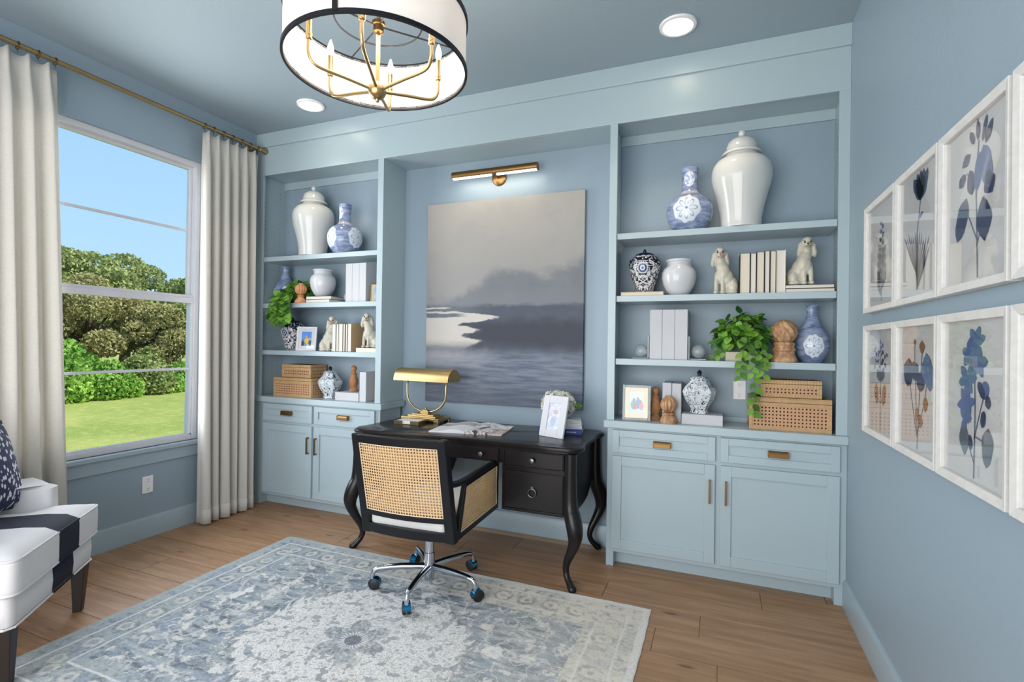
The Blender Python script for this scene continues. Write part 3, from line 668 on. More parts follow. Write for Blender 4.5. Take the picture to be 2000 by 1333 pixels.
# ------------------------------------------------------------------ picture light
pl = thing('picture_light', 'brass picture light mounted over the landscape painting', 'wall lamp', (2.128, .30, 2.63))
MB().lathe([(.058, 0), (.058, .008), (.050, .016), (.02, .02)], 28).xf(Matrix.Rotation(R(90), 4, 'X')).build('wall_plate', M_antique, pl, smooth=40)
MB().tube([(0, -.015, 0), (0, -.05, .005), (0, -.085, .015)], .009, 10).build('bracket', M_antique, pl, smooth=50)
so = [(.030*math.cos(R(a)), .030*math.sin(R(a))) for a in range(-15, 226, 12)]; si = [(u*.88, v*.88) for u, v in reversed(so)]
MB().prism([(-.105+u, .018+v) for u, v in so+si], 'x', -.338, .338).build('shade', M_antique, pl, smooth=40)
for s in (-1, 1): MB().lathe([(.030, 0), (.030, .003)], 20).xf(Matrix.Translation((s*.338, -.105, .018)) @ Matrix.Rotation(R(90*s), 4, 'Y')).build('end_cap', M_antique, pl)
M_tube = emis('picture_light_tube', (1, .93, .82), 3.5)
for s in (-1, 1): MB().tube([(s*.335, -.105, .004), (s*.18, -.105, .004), (s*.025, -.105, .004)], .016, 12).build('tube', M_tube, pl, smooth=50)
lamp('picture_light_beam', 'AREA', (2.128, .185, 2.62), 1.0, (1, .86, .68), aim((0, .25, -1)), shape='RECTANGLE', size=.62, size_y=.03)

# ------------------------------------------------------------------ landscape painting
def paintmat():
    g = G('landscape_canvas'); X, Y, Z = g.obj(); u = X/1.27+.5; v = Z/1.545            # u left-right 0..1, v bottom-top 0..1
    n1 = g.noise(2.4, 6, g.vec(X*1.0, Z*1.3, 0), .6, .4); n2 = g.noise(6, 5, g.vec(X, Z*1.2, 4), .6); st = g.noise(3, 6, g.vec(X*1.1, Z*11, 1), .65); fine = g.noise(70, 3); n3 = g.noise(18, 5, g.vec(X, Z*1.3, 7), .65)
    c = g.mix(g.step(v+(n1-.5)*.35, .55, .98), srgb(148, 146, 144), srgb(172, 166, 158)); c = g.mix(g.step(n1, .42, .72)*.40, c, srgb(136, 136, 137))
    hill = g.curve(u, [(0, .50), (.12, .50), (.24, .53), (.36, .59), (.46, .645), (.55, .655), (.66, .66), (.78, .635), (.9, .65), (1, .67)])+(n1-.5)*.16+(n2-.5)*.13+(n3-.5)*.05      # cloud bank
    cb = 1.0-g.step(v-hill, -.05, .035); c = g.mix(cb, c, g.mix(g.step(v+(n2-.5)*.1, .46, .62), srgb(116, 120, 126), g.mix(n2, srgb(92, 97, 105), srgb(126, 129, 135))))
    h0 = v+(st-.5)*.030+(n2-.5)*.020; land = 1.0-g.step(h0+(n2-.5)*.03, .470, .495); c = g.mix(land*g.step(u+(n2-.5)*.2, -.1, .5), c, g.mix(n2, srgb(56, 63, 78), srgb(80, 88, 103)))
    c = g.mix(land*(1.0-g.step(u, .1, .4)), c, srgb(96, 102, 112))
    rb = (n3-.5)*.10+g.curve((h0-.26)/.20, [(0, .22), (.12, .30), (.25, .36), (.33, .26), (.42, .27), (.50, .35), (.56, .32), (.62, .22), (.70, .30), (.80, .47), (.86, .46), (.91, .34), (.96, .22), (1, .20)])+(n2-.5)*.05
    riv = (1.0-g.step(u-rb, -.012, .02))*(1.0-g.step(h0, .452, .458))*g.step(h0, .255, .32); isl = (1.0-g.step(g.abs(h0-.437+u*.015), .006, .012))*(1.0-g.step(u, .20, .30)); upr = (1.0-g.step(g.abs(h0-.470), .003, .008))*(1.0-g.step(u, .12, .19))
    bank = (1.0-g.step(g.abs(h0-.345+(n2-.5)*.06), .03, .10))*g.step(u-rb, .0, .05); c = g.mix(bank*.9, c, srgb(40, 45, 60))
    wat = 1.0-g.step(h0+(n2-.5)*.03, .225, .285); wc = g.mix(g.step(st, .32, .66), srgb(74, 87, 108), srgb(122, 130, 144)); wc = g.mix((1.0-g.step(u+(n1-.5)*.3, .1, .6))*g.step(v, .12, .28)*.75, wc, srgb(168, 166, 168)); wc = g.mix((1.0-g.step(v+(n1-.5)*.1, .0, .15))*.6, wc, srgb(72, 80, 94))
    c = g.mix(wat*.95, c, wc); c = g.mix(g.mx(riv*(1.0-isl), upr), c, g.mix(n1, srgb(184, 179, 174), srgb(204, 197, 190))); g.bump(fine, .3, .003); return g.fin(c, .55)
pt = thing('painting', 'large misty river landscape painting on unframed canvas', 'painting', (2.164, .298, .925))
B(-.634, .634, -.034, -.001, 0, 1.545).build('canvas', paintmat(), pt, bev=.002)

# ------------------------------------------------------------------ framed botanicals on the right wall
def fwood():
    g = G('whitewashed_frame'); x, y, z = g.obj(); n_ = g.noise(8, 4, g.vec(x*4, y*5, z*5)); g.bump(g.noise(60, 3), .2, .002); return g.fin(g.mix(n_, srgb(194, 192, 188), srgb(226, 225, 224)), .6)
M_fw = fwood()
def papermat(name, c):
    g = G(name); return g.fin(g.mix(g.noise(3, 4), tuple(x*.95 for x in c), c), .8)
M_paper = papermat('print_paper', srgb(204, 203, 203)); M_ink = {}
for nm, c in (('navy_ink', (44, 56, 92)), ('slate_ink', (84, 106, 150)), ('grey_ink', (92, 102, 112)), ('rust_ink', (140, 100, 70)), ('stem_ink', (92, 104, 124))):
    g = G(nm); M_ink[nm] = g.fin(g.mix(g.noise(14, 4), tuple(.72*x for x in srgb(*c)), tuple(min(1, 1.25*x) for x in srgb(*c))), .8)
def petal(m, x, z, ln, wd, ang, y, tip=.35):
    """flat pressed petal from (x,z) outward at ang degrees"""
    a = R(ang); n = 7; L, Rr = [], []
    for i in range(n+1):
        t = i/n; w_ = wd*(math.sin(PI*min(1, t*(1-.0)**1))**.7)*(1-.25*tip*t)*(1+.12*math.sin(9*t+ang)); px, pz = x+ln*t*math.cos(a), z+ln*t*math.sin(a)
        L.append((px-w_*math.sin(a), y, pz+w_*math.cos(a))); Rr.append((px+w_*math.sin(a), y, pz-w_*math.cos(a)))
    v = L+Rr; m.add(v, [(i, i+1, n+2+i, n+1+i) for i in range(n)])
def stem(m, pts, y, w_=.0022):
    q = cat([(p[0], y, p[1]) for p in pts], 4)
    for a, b in zip(q[:-1], q[1:]):
        d = Vector((b[0]-a[0], 0, b[2]-a[2])); n_ = Vector((-d.z, 0, d.x)).normalized()*w_; A, B_ = Vector(a), Vector(b); m.add([A+n_, B_+n_, B_-n_, A-n_], [(0, 1, 2, 3)])
def botanical(kind):
    """returns {ink: MB}; local frame: x left-right, z up from the middle of the sheet"""
    k = {n_: MB() for n_ in M_ink}; rn = random.Random(kind*13+5); S = k['stem_ink']; yy = -.0006
    if kind == 0:                                   # spire of small bells over broad leaves
        stem(S, [(0, -.19), (.004, 0), (0, .13)], yy)
        for i in range(11):
            z = .12-.017*i; s = 1 if i % 2 else -1; petal(k['slate_ink' if i < 3 else 'navy_ink'], 0, z, .022+.002*i, .008+.0008*i, 90-s*55, yy*2)
        for i in range(9):
            s = 1 if i % 2 else -1; petal(k['grey_ink'], 0, -.17+.022*i, .09-.004*i, .016, 90-s*(30+2*i), yy*1.5)
    elif kind == 1:                                 # closed tulip head over grassy blades
        stem(S, [(-.01, -.19), (-.015, -.02), (.0, .06), (.012, .13)], yy)
        for a in (62, 78, 90, 104, 120): petal(k['navy_ink'], .010, .105, .10, .021, a, yy*2)
        petal(k['slate_ink'], .0, .05, .03, .007, 25, yy*2)
        for i in range(13): petal(k['grey_ink' if i % 3 else 'navy_ink'], -.01, -.19+.004*i, .15+.05*rn.random(), .0052, 58+5.4*i, yy*1.5)
    elif kind == 2:                                 # sweet pea with two large low petals
        stem(S, [(.01, -.2), (.004, -.05), (.0, .05), (.012, .15)], yy, .003); stem(S, [(.004, -.10), (-.04, -.03), (-.06, .0)], yy); stem(S, [(.004, -.12), (.03, -.06), (.04, 0)], yy); stem(S, [(0, .05), (-.05, .085)], yy)
        for x, z, l, w_, a in ((-.05, .02, .12, .034, 245), (-.02, .02, .07, .022, 100), (.035, .0, .115, .036, -85), (.055, .02, .04, .018, 70), (-.055, .085, .045, .017, 215), (-.03, .13, .05, .016, 205), (-.01, .15, .045, .012, 120), (.01, .15, .06, .010, 92), (.03, .14, .065, .010, 70), (.045, .13, .06, .014, 55), (.035, .13, .12, .030, -75), (.02, .12, .10, .022, -100), (.05, .05, .06, .026, -60)):
            petal(k['navy_ink' if z < .03 else ('slate_ink' if a < -70 else 'navy_ink')], x, z, l, w_, a, yy*(2+rn.random()))
    elif kind == 3:                                 # fern-like spray
        stem(S, [(0, -.2), (.006, 0), (-.004, .19)], yy)
        for i in range(16):
            for s in (-1, 1): petal(k['slate_ink' if i % 2 else 'navy_ink'], 0, -.12+.018*i, .085-.004*abs(i-5), .009, 90-s*58, yy*2)
    elif kind == 4:                                 # tiny flower head, paired leaves, rust lower leaves
        stem(S, [(0, -.2), (0, 0), (.0, .17)], yy)
        for i in range(26): petal(k['grey_ink' if i % 2 else 'slate_ink'], .085*(rn.random()-.5)*1.4, .05+.10*rn.random(), .022, .006, 360*rn.random(), yy*2)
        for s in (-1, 1): petal(k['grey_ink'], 0, .0, .06, .02, 90-s*38, yy*2); petal(k['rust_ink'], s*.045, -.01, .09, .021, -92-s*8, yy*2); stem(S, [(0, -.09), (s*.04, -.05)], yy)
        petal(k['navy_ink'], 0, -.06, .04, .008, 90, yy*2)
    elif kind == 5:                                 # poppies with round blue petals and rusty buds
        stem(S, [(.0, -.2), (.012, -.05), (.03, .12)], yy); stem(S, [(.0, -.16), (-.05, 0), (-.055, .09)], yy); stem(S, [(.0, -.15), (.05, -.03), (.065, .05)], yy); stem(S, [(.0, -.15), (-.02, .1), (-.02, .15)], yy)
        for x, z, l, w_, a in ((-.06, .10, .10, .040, -95), (-.03, .09, .07, .03, -70), (.06, .12, .11, .036, -85), (.03, .06, .07, .03, -100), (.085, .06, .06, .026, -90)): petal(k['navy_ink' if x < .05 else 'slate_ink'], x, z, l, w_, a, yy*(2+rn.random()))
        for x, z, l, w_, a in ((.03, .16, .045, .018, -90), (-.02, .165, .02, .008, -90), (.055, -.02, .05, .015, -90), (.0, -.06, .05, .012, -95), (.02, -.08, .045, .014, -80)): petal(k['rust_ink'], x, z, l, w_, a, yy*2)
    elif kind == 6:                                 # larkspur: clustered blossoms, dark seed petals, big low leaves
        stem(S, [(.0, -.2), (.004, 0), (-.01, .15)], yy, .003); stem(S, [(.0, -.1), (.04, .0), (.06, .03)], yy); stem(S, [(.0, -.09), (.06, -.1)], yy); stem(S, [(.0, -.16), (-.04, -.1)], yy)
        for cx, cz, n_, l in ((.005, .15, 6, .05), (-.03, .12, 5, .04), (-.035, .05, 6, .045), (-.04, -.01, 6, .045), (.02, .10, 5, .042), (.055, .035, 4, .022), (-.045, -.05, 3, .04)):
            for i in range(n_): petal(k['slate_ink'], cx, cz, l*(.8+.4*rn.random()), .014, 360*i/n_+20*rn.random(), yy*(2+rn.random()))
        for x, z, l, w_, a in ((.02, .05, .055, .015, -50), (.065, .02, .035, .013, -80), (.05, -.02, .045, .013, -100), (-.02, -.09, .04, .011, -80)): petal(k['navy_ink'], x, z, l, w_, a, yy*3)
        for x, z, l, w_, a in ((-.055, -.06, .09, .026, -85), (.07, -.06, .10, .028, -95)): petal(k['grey_ink'], x, z, l, w_, a, yy*2)
    else:                                           # long willow sprig
        stem(S, [(.02, -.2), (-.01, 0), (.03, .19)], yy)
        for i in range(12): petal(k['navy_ink' if i % 3 else 'slate_ink'], .01*math.sin(i), -.14+.026*i, .08, .012, 90+(40 if i % 2 else -40), yy*2)
    return k
FL = [('whitewashed frame with a spire of small bells over broad grey leaves', 'whitewashed frame with a closed navy tulip over grassy blades', 'whitewashed frame with a sweet pea sprig and two large navy petals', 'whitewashed frame with a feathery fern spray, topmost row beside the sweet pea'),
      ('whitewashed frame with tiny flower heads over two rust leaves', 'whitewashed frame with round blue poppies and rusty buds', 'whitewashed frame with clustered pale blue larkspur blossoms', 'whitewashed frame with a long willow sprig, lower row beside the larkspur')]
for r_, (z0, z1) in enumerate(((1.545, 2.025), (1.008, 1.488))):
    for c_, (ya, yb) in enumerate(((-.428, -.848), (-.866, -1.266), (-1.281, -1.686), (-1.704, -2.108))):
        wd, ht = ya-yb, z1-z0
        t = thing('framed_print', FL[r_][c_], 'picture', (W, (ya+yb)/2, z0), R(-90), 'framed botanical prints on the side wall')
        # local: x runs along the wall away from the bookcase, -y into the room
        m = MB(); fwid = .024; o_, i_ = wd/2, wd/2-fwid; d0, d1 = -.034, 0
        P = [[(-o_, 0), (o_, 0), (o_, ht), (-o_, ht)], [(-i_, fwid), (i_, fwid), (i_, ht-fwid), (-i_, ht-fwid)]]
        v = [(x, -.032, z) for x, z in P[0]]+[(x, -.027, z) for x, z in P[1]]+[(x, -.0005, z) for x, z in P[0]]+[(x, -.012, z) for x, z in P[1]]; f = []
        for k in range(4): k2 = (k+1) % 4; f += [(k, k2, 4+k2, 4+k), (k, k2, 8+k2, 8+k), (4+k, 4+k2, 12+k2, 12+k), (8+k, 8+k2, 12+k2, 12+k)]
        m.add(v, f).build('frame', M_fw, t, bev=.002)
        pp = B(-i_-.003, i_+.003, -.013, -.0115, fwid-.003, ht-fwid+.003).build('print', M_paper, t)
        for nm, mb in botanical(r_*4+c_).items():
            if mb.v:
                mb.xf(Matrix.Translation((0, -.0132, ht/2)) @ Matrix.Diagonal((1.35 if c_ < 2 else 1.12, 1, 1.04, 1))); mb.build('pressed_flower', M_ink[nm], pp)
        B(-i_-.002, i_+.002, -.0185, -.0170, fwid-.002, ht-fwid+.002).build('glass', M_fglass, t)
# ------------------------------------------------------------------ ceramics
M_porc = plain('white_porcelain', srgb(204, 206, 204), .12, 0, .02, 5, bd=0)
M_cera = plain('white_glazed_pot', srgb(206, 208, 212), .18, 0, .02, 5, bd=0)
def medallion(name, cz, rx, rz, cz2=None):
    g = G(name); x, y, z = g.obj(); th = g.m('ARCTAN2', x, 0.0-y)
    st = g.noise(9, 5, g.vec(x, y, z*4), .65, .5); c = g.mix(g.step(st, .3, .7), srgb(92, 110, 152), srgb(168, 180, 206))
    for a0 in (-.15, 1.75, -2.1):
        u = g.m('WRAP', th-a0, PI, -PI); px, pz = u*rx*1.6, z-cz; r = g.m('SQRT', (px/rx)*(px/rx)+(pz/rz)*(pz/rz)+1e-6); an = g.m('ARCTAN2', pz, px)
        wob = r+.05*g.sin(an*8); ins = 1.0-g.step(wob, .92, 1.0); mc = srgb(222, 228, 236)
        pet = g.abs(g.m('COSINE', an*4.0)); line = (1.0-g.step(g.abs(r-(.22+.5*pet)), .03, .09))*(1.0-g.step(r, .82, .88)); ci = g.mix(line*.75, mc, srgb(120, 146, 190)); ci = g.mix((1.0-g.step(r, .07, .12))*.8, ci, srgb(96, 124, 178)); c = g.mix(ins, c, ci)
    if cz2:
        u = g.m('WRAP', th+.1, PI, -PI); px, pz = u*.045, z-cz2; r = g.m('SQRT', (px/.034)*(px/.034)+(pz/.05)*(pz/.05)); n_ = g.noise(60, 3); c = g.mix((1.0-g.step(r, .9, 1.0)), c, g.mix(g.step(n_, .5, .56)*.7, srgb(220, 226, 236), srgb(120, 140, 190)))
        c = g.mix((1.0-g.step(g.abs(z-(cz2-.085)), .006, .014))*.7, c, srgb(206, 196, 190))
    return g.fin(c, .13)
M_vase1 = medallion('blue_white_bottle_glaze', .125, .100, .086, .325)
M_vase2 = medallion('soft_blue_bottle_glaze', .095, .088, .068)
def scroll():
    g = G('navy_scroll_glaze'); x, y, z = g.obj(); a = g.m('ARCTAN2', x, 0.0-y)
    n1 = g.noise(16, 3, g.vec(g.abs(a)*.10, z, 0), .5, 1.6); v = g.abs(n1-.5); ln = 1.0-g.step(v, .02, .05); n2 = g.noise(34, 2, g.vec(g.abs(a)*.10, z, 2), .5, 1.2)
    top = g.step(z+.03*g.sin(a*3), .155, .17); c = g.mix(g.mx(ln, g.step(n2, .57, .62)), srgb(222, 222, 220), srgb(18, 24, 54)); inv = g.mix(g.mx(ln, g.step(n2, .60, .64)), srgb(14, 18, 44), srgb(212, 212, 216)); c = g.mix(top, c, inv)
    r = g.m('SQRT', (a*.1)*(a*.1)+(z-.15)*(z-.15)); ro = 1.0-g.step(g.abs(r-.022), .003, .008); c = g.mix(1.0-g.step(r, .033, .037), c, srgb(200, 204, 212)); c = g.mix(ro, c, srgb(50, 62, 110)); c = g.mix(1.0-g.step(r, .007, .01), c, srgb(50, 62, 110)); return g.fin(c, .15)
M_scroll = scroll()
def toile():
    g = G('ink_toile_glaze'); x, y, z = g.obj(); n1 = g.noise(22, 4, None, .6, 1.4); n2 = g.noise(46, 3, None, .55, .8); n3 = g.noise(9, 2)
    br = (1.0-g.step(g.abs(n1-.5), .008, .025))*g.step(n3, .28, .36); fl = g.step(n2, .60, .63)*g.step(n3, .30, .38)
    c = g.mix(g.mx(br, fl), g.mix(n3, srgb(214, 222, 228), srgb(234, 238, 240)), srgb(38, 52, 80)); return g.fin(c, .16)
M_toile = toile(); M_navy = plain('navy_glaze', srgb(22, 28, 56), .15, bd=0)
def ginger_jar(label, x, y, z):
    t = thing('ginger_jar', label, 'jar', (x, y, z), 0, 'large white ginger jars')
    MB().lathe([(.095, 0), (.112, .002), (.113, .02), (.114, .06), (.124, .12), (.141, .19), (.158, .25), (.167, .30), (.168, .335), (.161, .37), (.143, .40), (.115, .42), (.088, .43), (.086, .452)], 48).build('body', M_porc, t, smooth=60)
    l = MB().lathe([(.088, .446), (.107, .442), (.109, .450), (.100, .460), (.090, .468), (.086, .49), (.078, .515), (.060, .535), (.035, .545), (.014, .548)], 48).build('lid', M_porc, t, smooth=60)
    MB().lathe([(.010, .546), (.011, .552), (.019, .562), (.021, .575), (.016, .588), (.007, .595), (.002, .597)], 24).build('knob', M_porc, l, smooth=60); return t
def bottle1(label, x, y, z, rz):
    t = tag(MB().lathe([(.07, 0), (.078, .004), (.085, .01), (.112, .04), (.131, .08), (.138, .12), (.135, .155), (.120, .19), (.095, .215), (.066, .232), (.052, .245), (.047, .27), (.046, .33), (.049, .385), (.051, .398), (.045, .399), (.042, .38)], 48).build('bottle_vase', M_vase1, None, smooth=60, loc=(x, y, z), rot=(0, 0, rz)), label, 'vase', 'round blue and white bottle vases'); return t
def bottle2(label, x, y, z, rz=0):
    return tag(MB().lathe([(.052, 0), (.056, .003), (.056, .010), (.072, .03), (.086, .065), (.092, .10), (.089, .13), (.076, .17), (.056, .205), (.039, .235), (.030, .265), (.028, .29), (.031, .32), (.036, .333), (.031, .334), (.026, .31)], 40).build('teardrop_vase', M_vase2, None, smooth=60, loc=(x, y, z), rot=(0, 0, rz)), label, 'vase', 'soft blue teardrop vases')
def pot(label, x, y, z):
    t = thing('white_pot', label, 'pot', (x, y, z), 0, 'plain white glazed pots')
    MB().lathe([(.05, 0), (.056, .003), (.075, .03), (.094, .07), (.103, .11), (.102, .145), (.093, .168), (.078, .182), (.073, .19), (.073, .212), (.070, .212), (.070, .18)], 40).build('body', M_cera, t, smooth=60)
    MB().lathe([(.072, .210), (.079, .212), (.081, .219), (.079, .226), (.070, .228), (.068, .220)], 40, caps=False).build('rim', M_cera, t, smooth=60); return t
def scroll_jar(label, x, y, z):
    t = thing('lidded_jar', label, 'jar', (x, y, z), 0, 'small navy scrollwork jars')
    MB().lathe([(.048, 0), (.052, .003), (.056, .02), (.068, .06), (.084, .11), (.095, .15), (.100, .18), (.096, .205), (.082, .226), (.06, .238), (.05, .242)], 40).build('body', M_scroll, t, smooth=60)
    l = MB().lathe([(.060, .238), (.056, .246), (.035, .254), (.012, .258)], 32).build('lid', M_navy, t, smooth=60)
    MB().lathe([(.008, .256), (.011, .264), (.009, .274), (.002, .283)], 16).build('knob', M_navy, l, smooth=60)
def facet_jar(label, x, y, z, rz):
    t = thing('faceted_jar', label, 'jar', (x, y, z), rz, 'faceted blue and white temple jars')
    MB().lathe([(.052, 0), (.054, .004), (.052, .016), (.047, .022), (.060, .045), (.085, .085), (.098, .122), (.100, .136), (.088, .155), (.068, .178), (.054, .198), (.050, .206)], 6).build('body', M_toile, t, bev=.004)
    l = MB().lathe([(.056, .204), (.058, .208), (.046, .219), (.028, .226), (.018, .228)], 6).build('lid', M_toile, t, bev=.002)
    MB().lathe([(.010, .226), (.013, .234), (.011, .240), (.016, .246), (.012, .253), (.003, .264)], 10).build('knob', M_navy, l, smooth=60)
ginger_jar('tall white lidded ginger jar on the top shelf of the bookcase by the botanicals', 3.787, .112, 2.088)
ginger_jar('tall white lidded ginger jar on the top shelf of the bookcase by the curtain', .514, .112, 2.088)
bottle1('blue and white bottle vase with medallion, on the shelf over the pale ceramic dogs', 3.495, .125, 2.088, R(4)); bottle1('blue and white bottle vase in front of the ginger jar near the curtain', .863, .090, 2.088, R(-14))
scroll_jar('dark navy scrollwork jar standing on a thin book beside a white pot', 3.228, .12, 1.719); scroll_jar('dark navy scrollwork jar behind the small photo of a child', .281, .14, 1.300)
pot('round white pot standing directly on the shelf between jar and ceramic dog', 3.437, .125, 1.695); pot('round white pot set on books beside the green plant', .614, .125, 1.749)
bottle2('soft blue teardrop vase beside a turned wooden ball finial', 4.172, .178, 1.300, R(8)); bottle2('soft blue teardrop vase half hidden behind the plant near the curtain', .140, .185, 1.695, R(-45))
facet_jar('faceted blue and white jar standing on a white book beside the outlet', 3.566, .10, .977, R(12)); facet_jar('faceted blue and white jar on the worktop beside cane boxes near the curtain', .716, .115, .914, R(-30))

# ------------------------------------------------------------------ turned wood finials
def wood(name, a, b, tw=0):
    g = G(name); x, y, z = g.obj(); n_ = g.noise(5, 5, g.vec(x*3, y*3, z*1.2), .6, 1.5); w_ = g.sin(z*150+n_*22+x*60)*.5+.5; c = g.mix(g.step(n_, .3, .7), srgb(*a), srgb(*b)); c = g.mix(w_*.25, c, srgb(118, 74, 44)); return g.fin(c, .55)
M_oak = wood('weathered_oak', (156, 108, 72), (212, 174, 134)); M_teak = wood('honey_teak', (150, 96, 52), (196, 142, 92)); M_terra = wood('pale_terracotta_wood', (196, 130, 84), (226, 170, 124))
def fin_ball(name, label, x, y, z, s, mat, base, ball, br, n=10, tw=0, amp=.14, cap=True):
    """stepped base, fluted ball on top"""
    t = thing(name, label, 'finial', (x, y, z)); MB().lathe(base, 40).build('base', mat, t, smooth=40)
    cz = ball; pr_ = [(max(.003, br*math.sin(PI*i/18)), cz-br*math.cos(PI*i/18)) for i in range(1 if True else 0, 19)]
    MB().lathe(pr_, 120, flute=lambda zz, a: 1-amp*abs(math.sin(n/2*(a+tw*(zz-cz))))**.5*0-amp*(1-abs(math.sin(n/2*(a+tw*(zz-cz))))**.65)).build('fluted_ball', mat, t, smooth=60)
    if cap: MB().lathe([(br*.42, cz+br*.86), (br*.42, cz+br*1.02), (br*.38, cz+br*1.06)], 20).build('cap', mat, t, smooth=40)
fin_ball('ball_finial', 'large wooden ball finial with spiral grooves beside a blue vase', 4.020, .092, 1.300, 1, M_oak, [(.068, 0), (.070, .006), (.068, .018), (.060, .034), (.056, .050), (.056, .062), (.060, .066), (.060, .078), (.054, .084), (.054, .096), (.058, .100), (.055, .112), (.04, .12)], .174, .071, 10, 11, .20, False)
fin_ball('ball_finial', 'small fluted wooden ball finial standing before white upright books', 3.394, .03, .914, 1, M_oak, [(.049, 0), (.050, .004), (.050, .018), (.044, .034), (.034, .044), (.030, .050), (.038, .055), (.038, .062), (.028, .066)], .112, .050, 12)
fin_ball('ball_finial', 'small fluted terracotta coloured ball finial in front of the plant', .467, .035, 1.695, 1, M_terra, [(.049, 0), (.050, .004), (.046, .018), (.034, .034), (.026, .044), (.024, .050), (.030, .055), (.028, .062), (.022, .066)], .112, .048, 12)
def fin_tall(label, x, y, z):
    t = thing('turned_finial', label, 'finial', (x, y, z)); fl = lambda zz, a: 1-.06*(1-abs(math.sin(4*a))**.5)
    MB().lathe([(.034, 0), (.036, .004), (.036, .012), (.028, .022), (.022, .034), (.028, .042)], 32).build('base', M_teak, t, smooth=40)
    MB().lathe([(.026, .042), (.034, .06), (.037, .08), (.034, .10), (.026, .122), (.022, .138)], 48, flute=fl).build('fluted_body', M_teak, t, smooth=60)
    MB().lathe([(.022, .138), (.026, .142), (.026, .148), (.018, .152), (.014, .162), (.021, .170), (.0245, .183), (.022, .197), (.013, .207), (.002, .210)], 32).build('ball', M_teak, t, smooth=60)
fin_tall('slim turned teak finial standing behind the glass photo frame', 3.304, .14, .914); fin_tall('slim turned teak finial standing on a white book by the faceted jar', .951, .12, .980); fin_tall('slim turned teak finial behind the white upright book, close to the desk lamp', 1.175, .155, .914)

# ------------------------------------------------------------------ books
M_page = plain('book_pages', srgb(216, 208, 190), .85, 0, .05, 120); M_page2 = plain('cream_book_pages', srgb(220, 215, 205), .85, 0, .04, 120)
COVER = {n_: plain(n_+'_cover', srgb(*c), .55, bd=.03) for n_, c in (('white', (194, 195, 199)), ('navy', (36, 40, 58)), ('charcoal', (52, 46, 46)), ('tan', (196, 164, 126)), ('cobalt', (34, 52, 128)), ('grey', (150, 152, 150)), ('cream', (226, 218, 200)))}
def book_std(label, x0, w_, y0, d, h, z, cover, pages, group, lean=0):
    """upright book showing its fore-edge to the room"""
    t = thing('book', label, 'book', (x0+w_/2, y0+d/2, z), 0, group); c = .0022
    m = MB(); m.box(-w_/2, -w_/2+c, -d/2, d/2, 0, h); m.box(w_/2-c, w_/2, -d/2, d/2, 0, h); m.box(-w_/2, w_/2, d/2-c, d/2, 0, h); m.build('cover', cover, t, bev=.0006)
    B(-w_/2+c, w_/2-c, -d/2+.004, d/2-c, .003, h-.004).build('pages', pages, t); t.rotation_euler = (0, lean, 0); return t
def book_flat(label, cx, cy, w_, d, h, z, cover, pages, rz=0, group=None):
    """lying book, fore-edge to the room"""
    t = thing('book', label, 'book', (cx, cy, z), rz, group); c = .0022; m = MB(); m.box(-w_/2, w_/2, -d/2, d/2, 0, c); m.box(-w_/2, w_/2, -d/2, d/2, h-c, h); m.box(-w_/2, w_/2, d/2-c, d/2, c, h-c); m.build('cover', cover, t, bev=.0006)
    B(-w_/2+.003, w_/2-.003, -d/2+.003, d/2-c, c, h-c).build('pages', pages, t); return t
xx = 3.782
for i, (w_, h, cv, nm) in enumerate(((.054, .238, 'charcoal', 'thickest of the cream books, next to the ceramic dog'), (.030, .236, 'navy', 'second cream book from the ceramic dog in the row of six'), (.040, .242, 'charcoal', 'third cream book from the ceramic dog in the row of six'), (.026, .245, 'charcoal', 'thinnest cream book in the row of six'), (.030, .243, 'navy', 'fifth cream book in the row, beside the broad end book'), (.046, .247, 'cream', 'broad cream book at the end by the raised dog'))):
    book_std(nm, xx, w_, .045, .165, h, 1.695, COVER[cv], M_page2 if i % 2 else M_page, 'row of six cream books'); xx += w_+.0022
xx = .800
for i, (w_, h, cv, nm) in enumerate(((.038, .222, 'white', 'white book next to the ceramic dog with pink nose'), (.026, .224, 'navy', 'dark covered book second from the dog by the child photo'), (.038, .224, 'cream', 'cream book third in the small row'), (.022, .226, 'charcoal', 'thin dark covered book fourth in the small row'), (.020, .224, 'charcoal', 'thin dark covered book fifth in the small row'), (.036, .226, 'tan', 'tan covered book at the end of the small row'))):
    book_std(nm, xx, w_, .03, .165, h, 1.300, COVER[cv], M_page2, 'small row of books between two dogs'); xx += w_+.0022
book_flat('thin tan book lying under the navy scrollwork jar', 3.226, .11, .262, .19, .023, 1.695, COVER['tan'], M_page)
book_flat('thin dark edged book lying flat, lower of the pair under the dog', 4.139, .125, .240, .19, .021, 1.695, COVER['charcoal'], M_page2, 0, 'flat books under the raised dog'); book_flat('thin dark edged book lying flat, upper of the pair under the dog', 4.137, .123, .238, .188, .021, 1.7165, COVER['charcoal'], M_page2, 0, 'flat books under the raised dog')
book_flat('cream book lying flat under the seated dog by the shelf end', 1.137, .12, .195, .19, .034, 1.300, COVER['cream'], M_page2)
book_flat('dark edged book lying flat, lower of the two under the white pot', .655, .125, .265, .20, .026, 1.695, COVER['charcoal'], M_page2, R(-4)); book_flat('dark edged book lying flat, upper of the two under the white pot', .650, .125, .25, .19, .026, 1.7215, COVER['charcoal'], M_page2, R(3))
def slab(name, label, x0, x1, y0, y1, z0, h, group=None):
    """plain white boxed volume: shell with slight spine line"""
    t = thing(name, label, 'book', ((x0+x1)/2, (y0+y1)/2, z0), 0, group); a, b = (x1-x0)/2, (y1-y0)/2
    B(-a, a, -b, b, 0, h).build('cover', COVER['white'], t, bev=.0025)
    return t
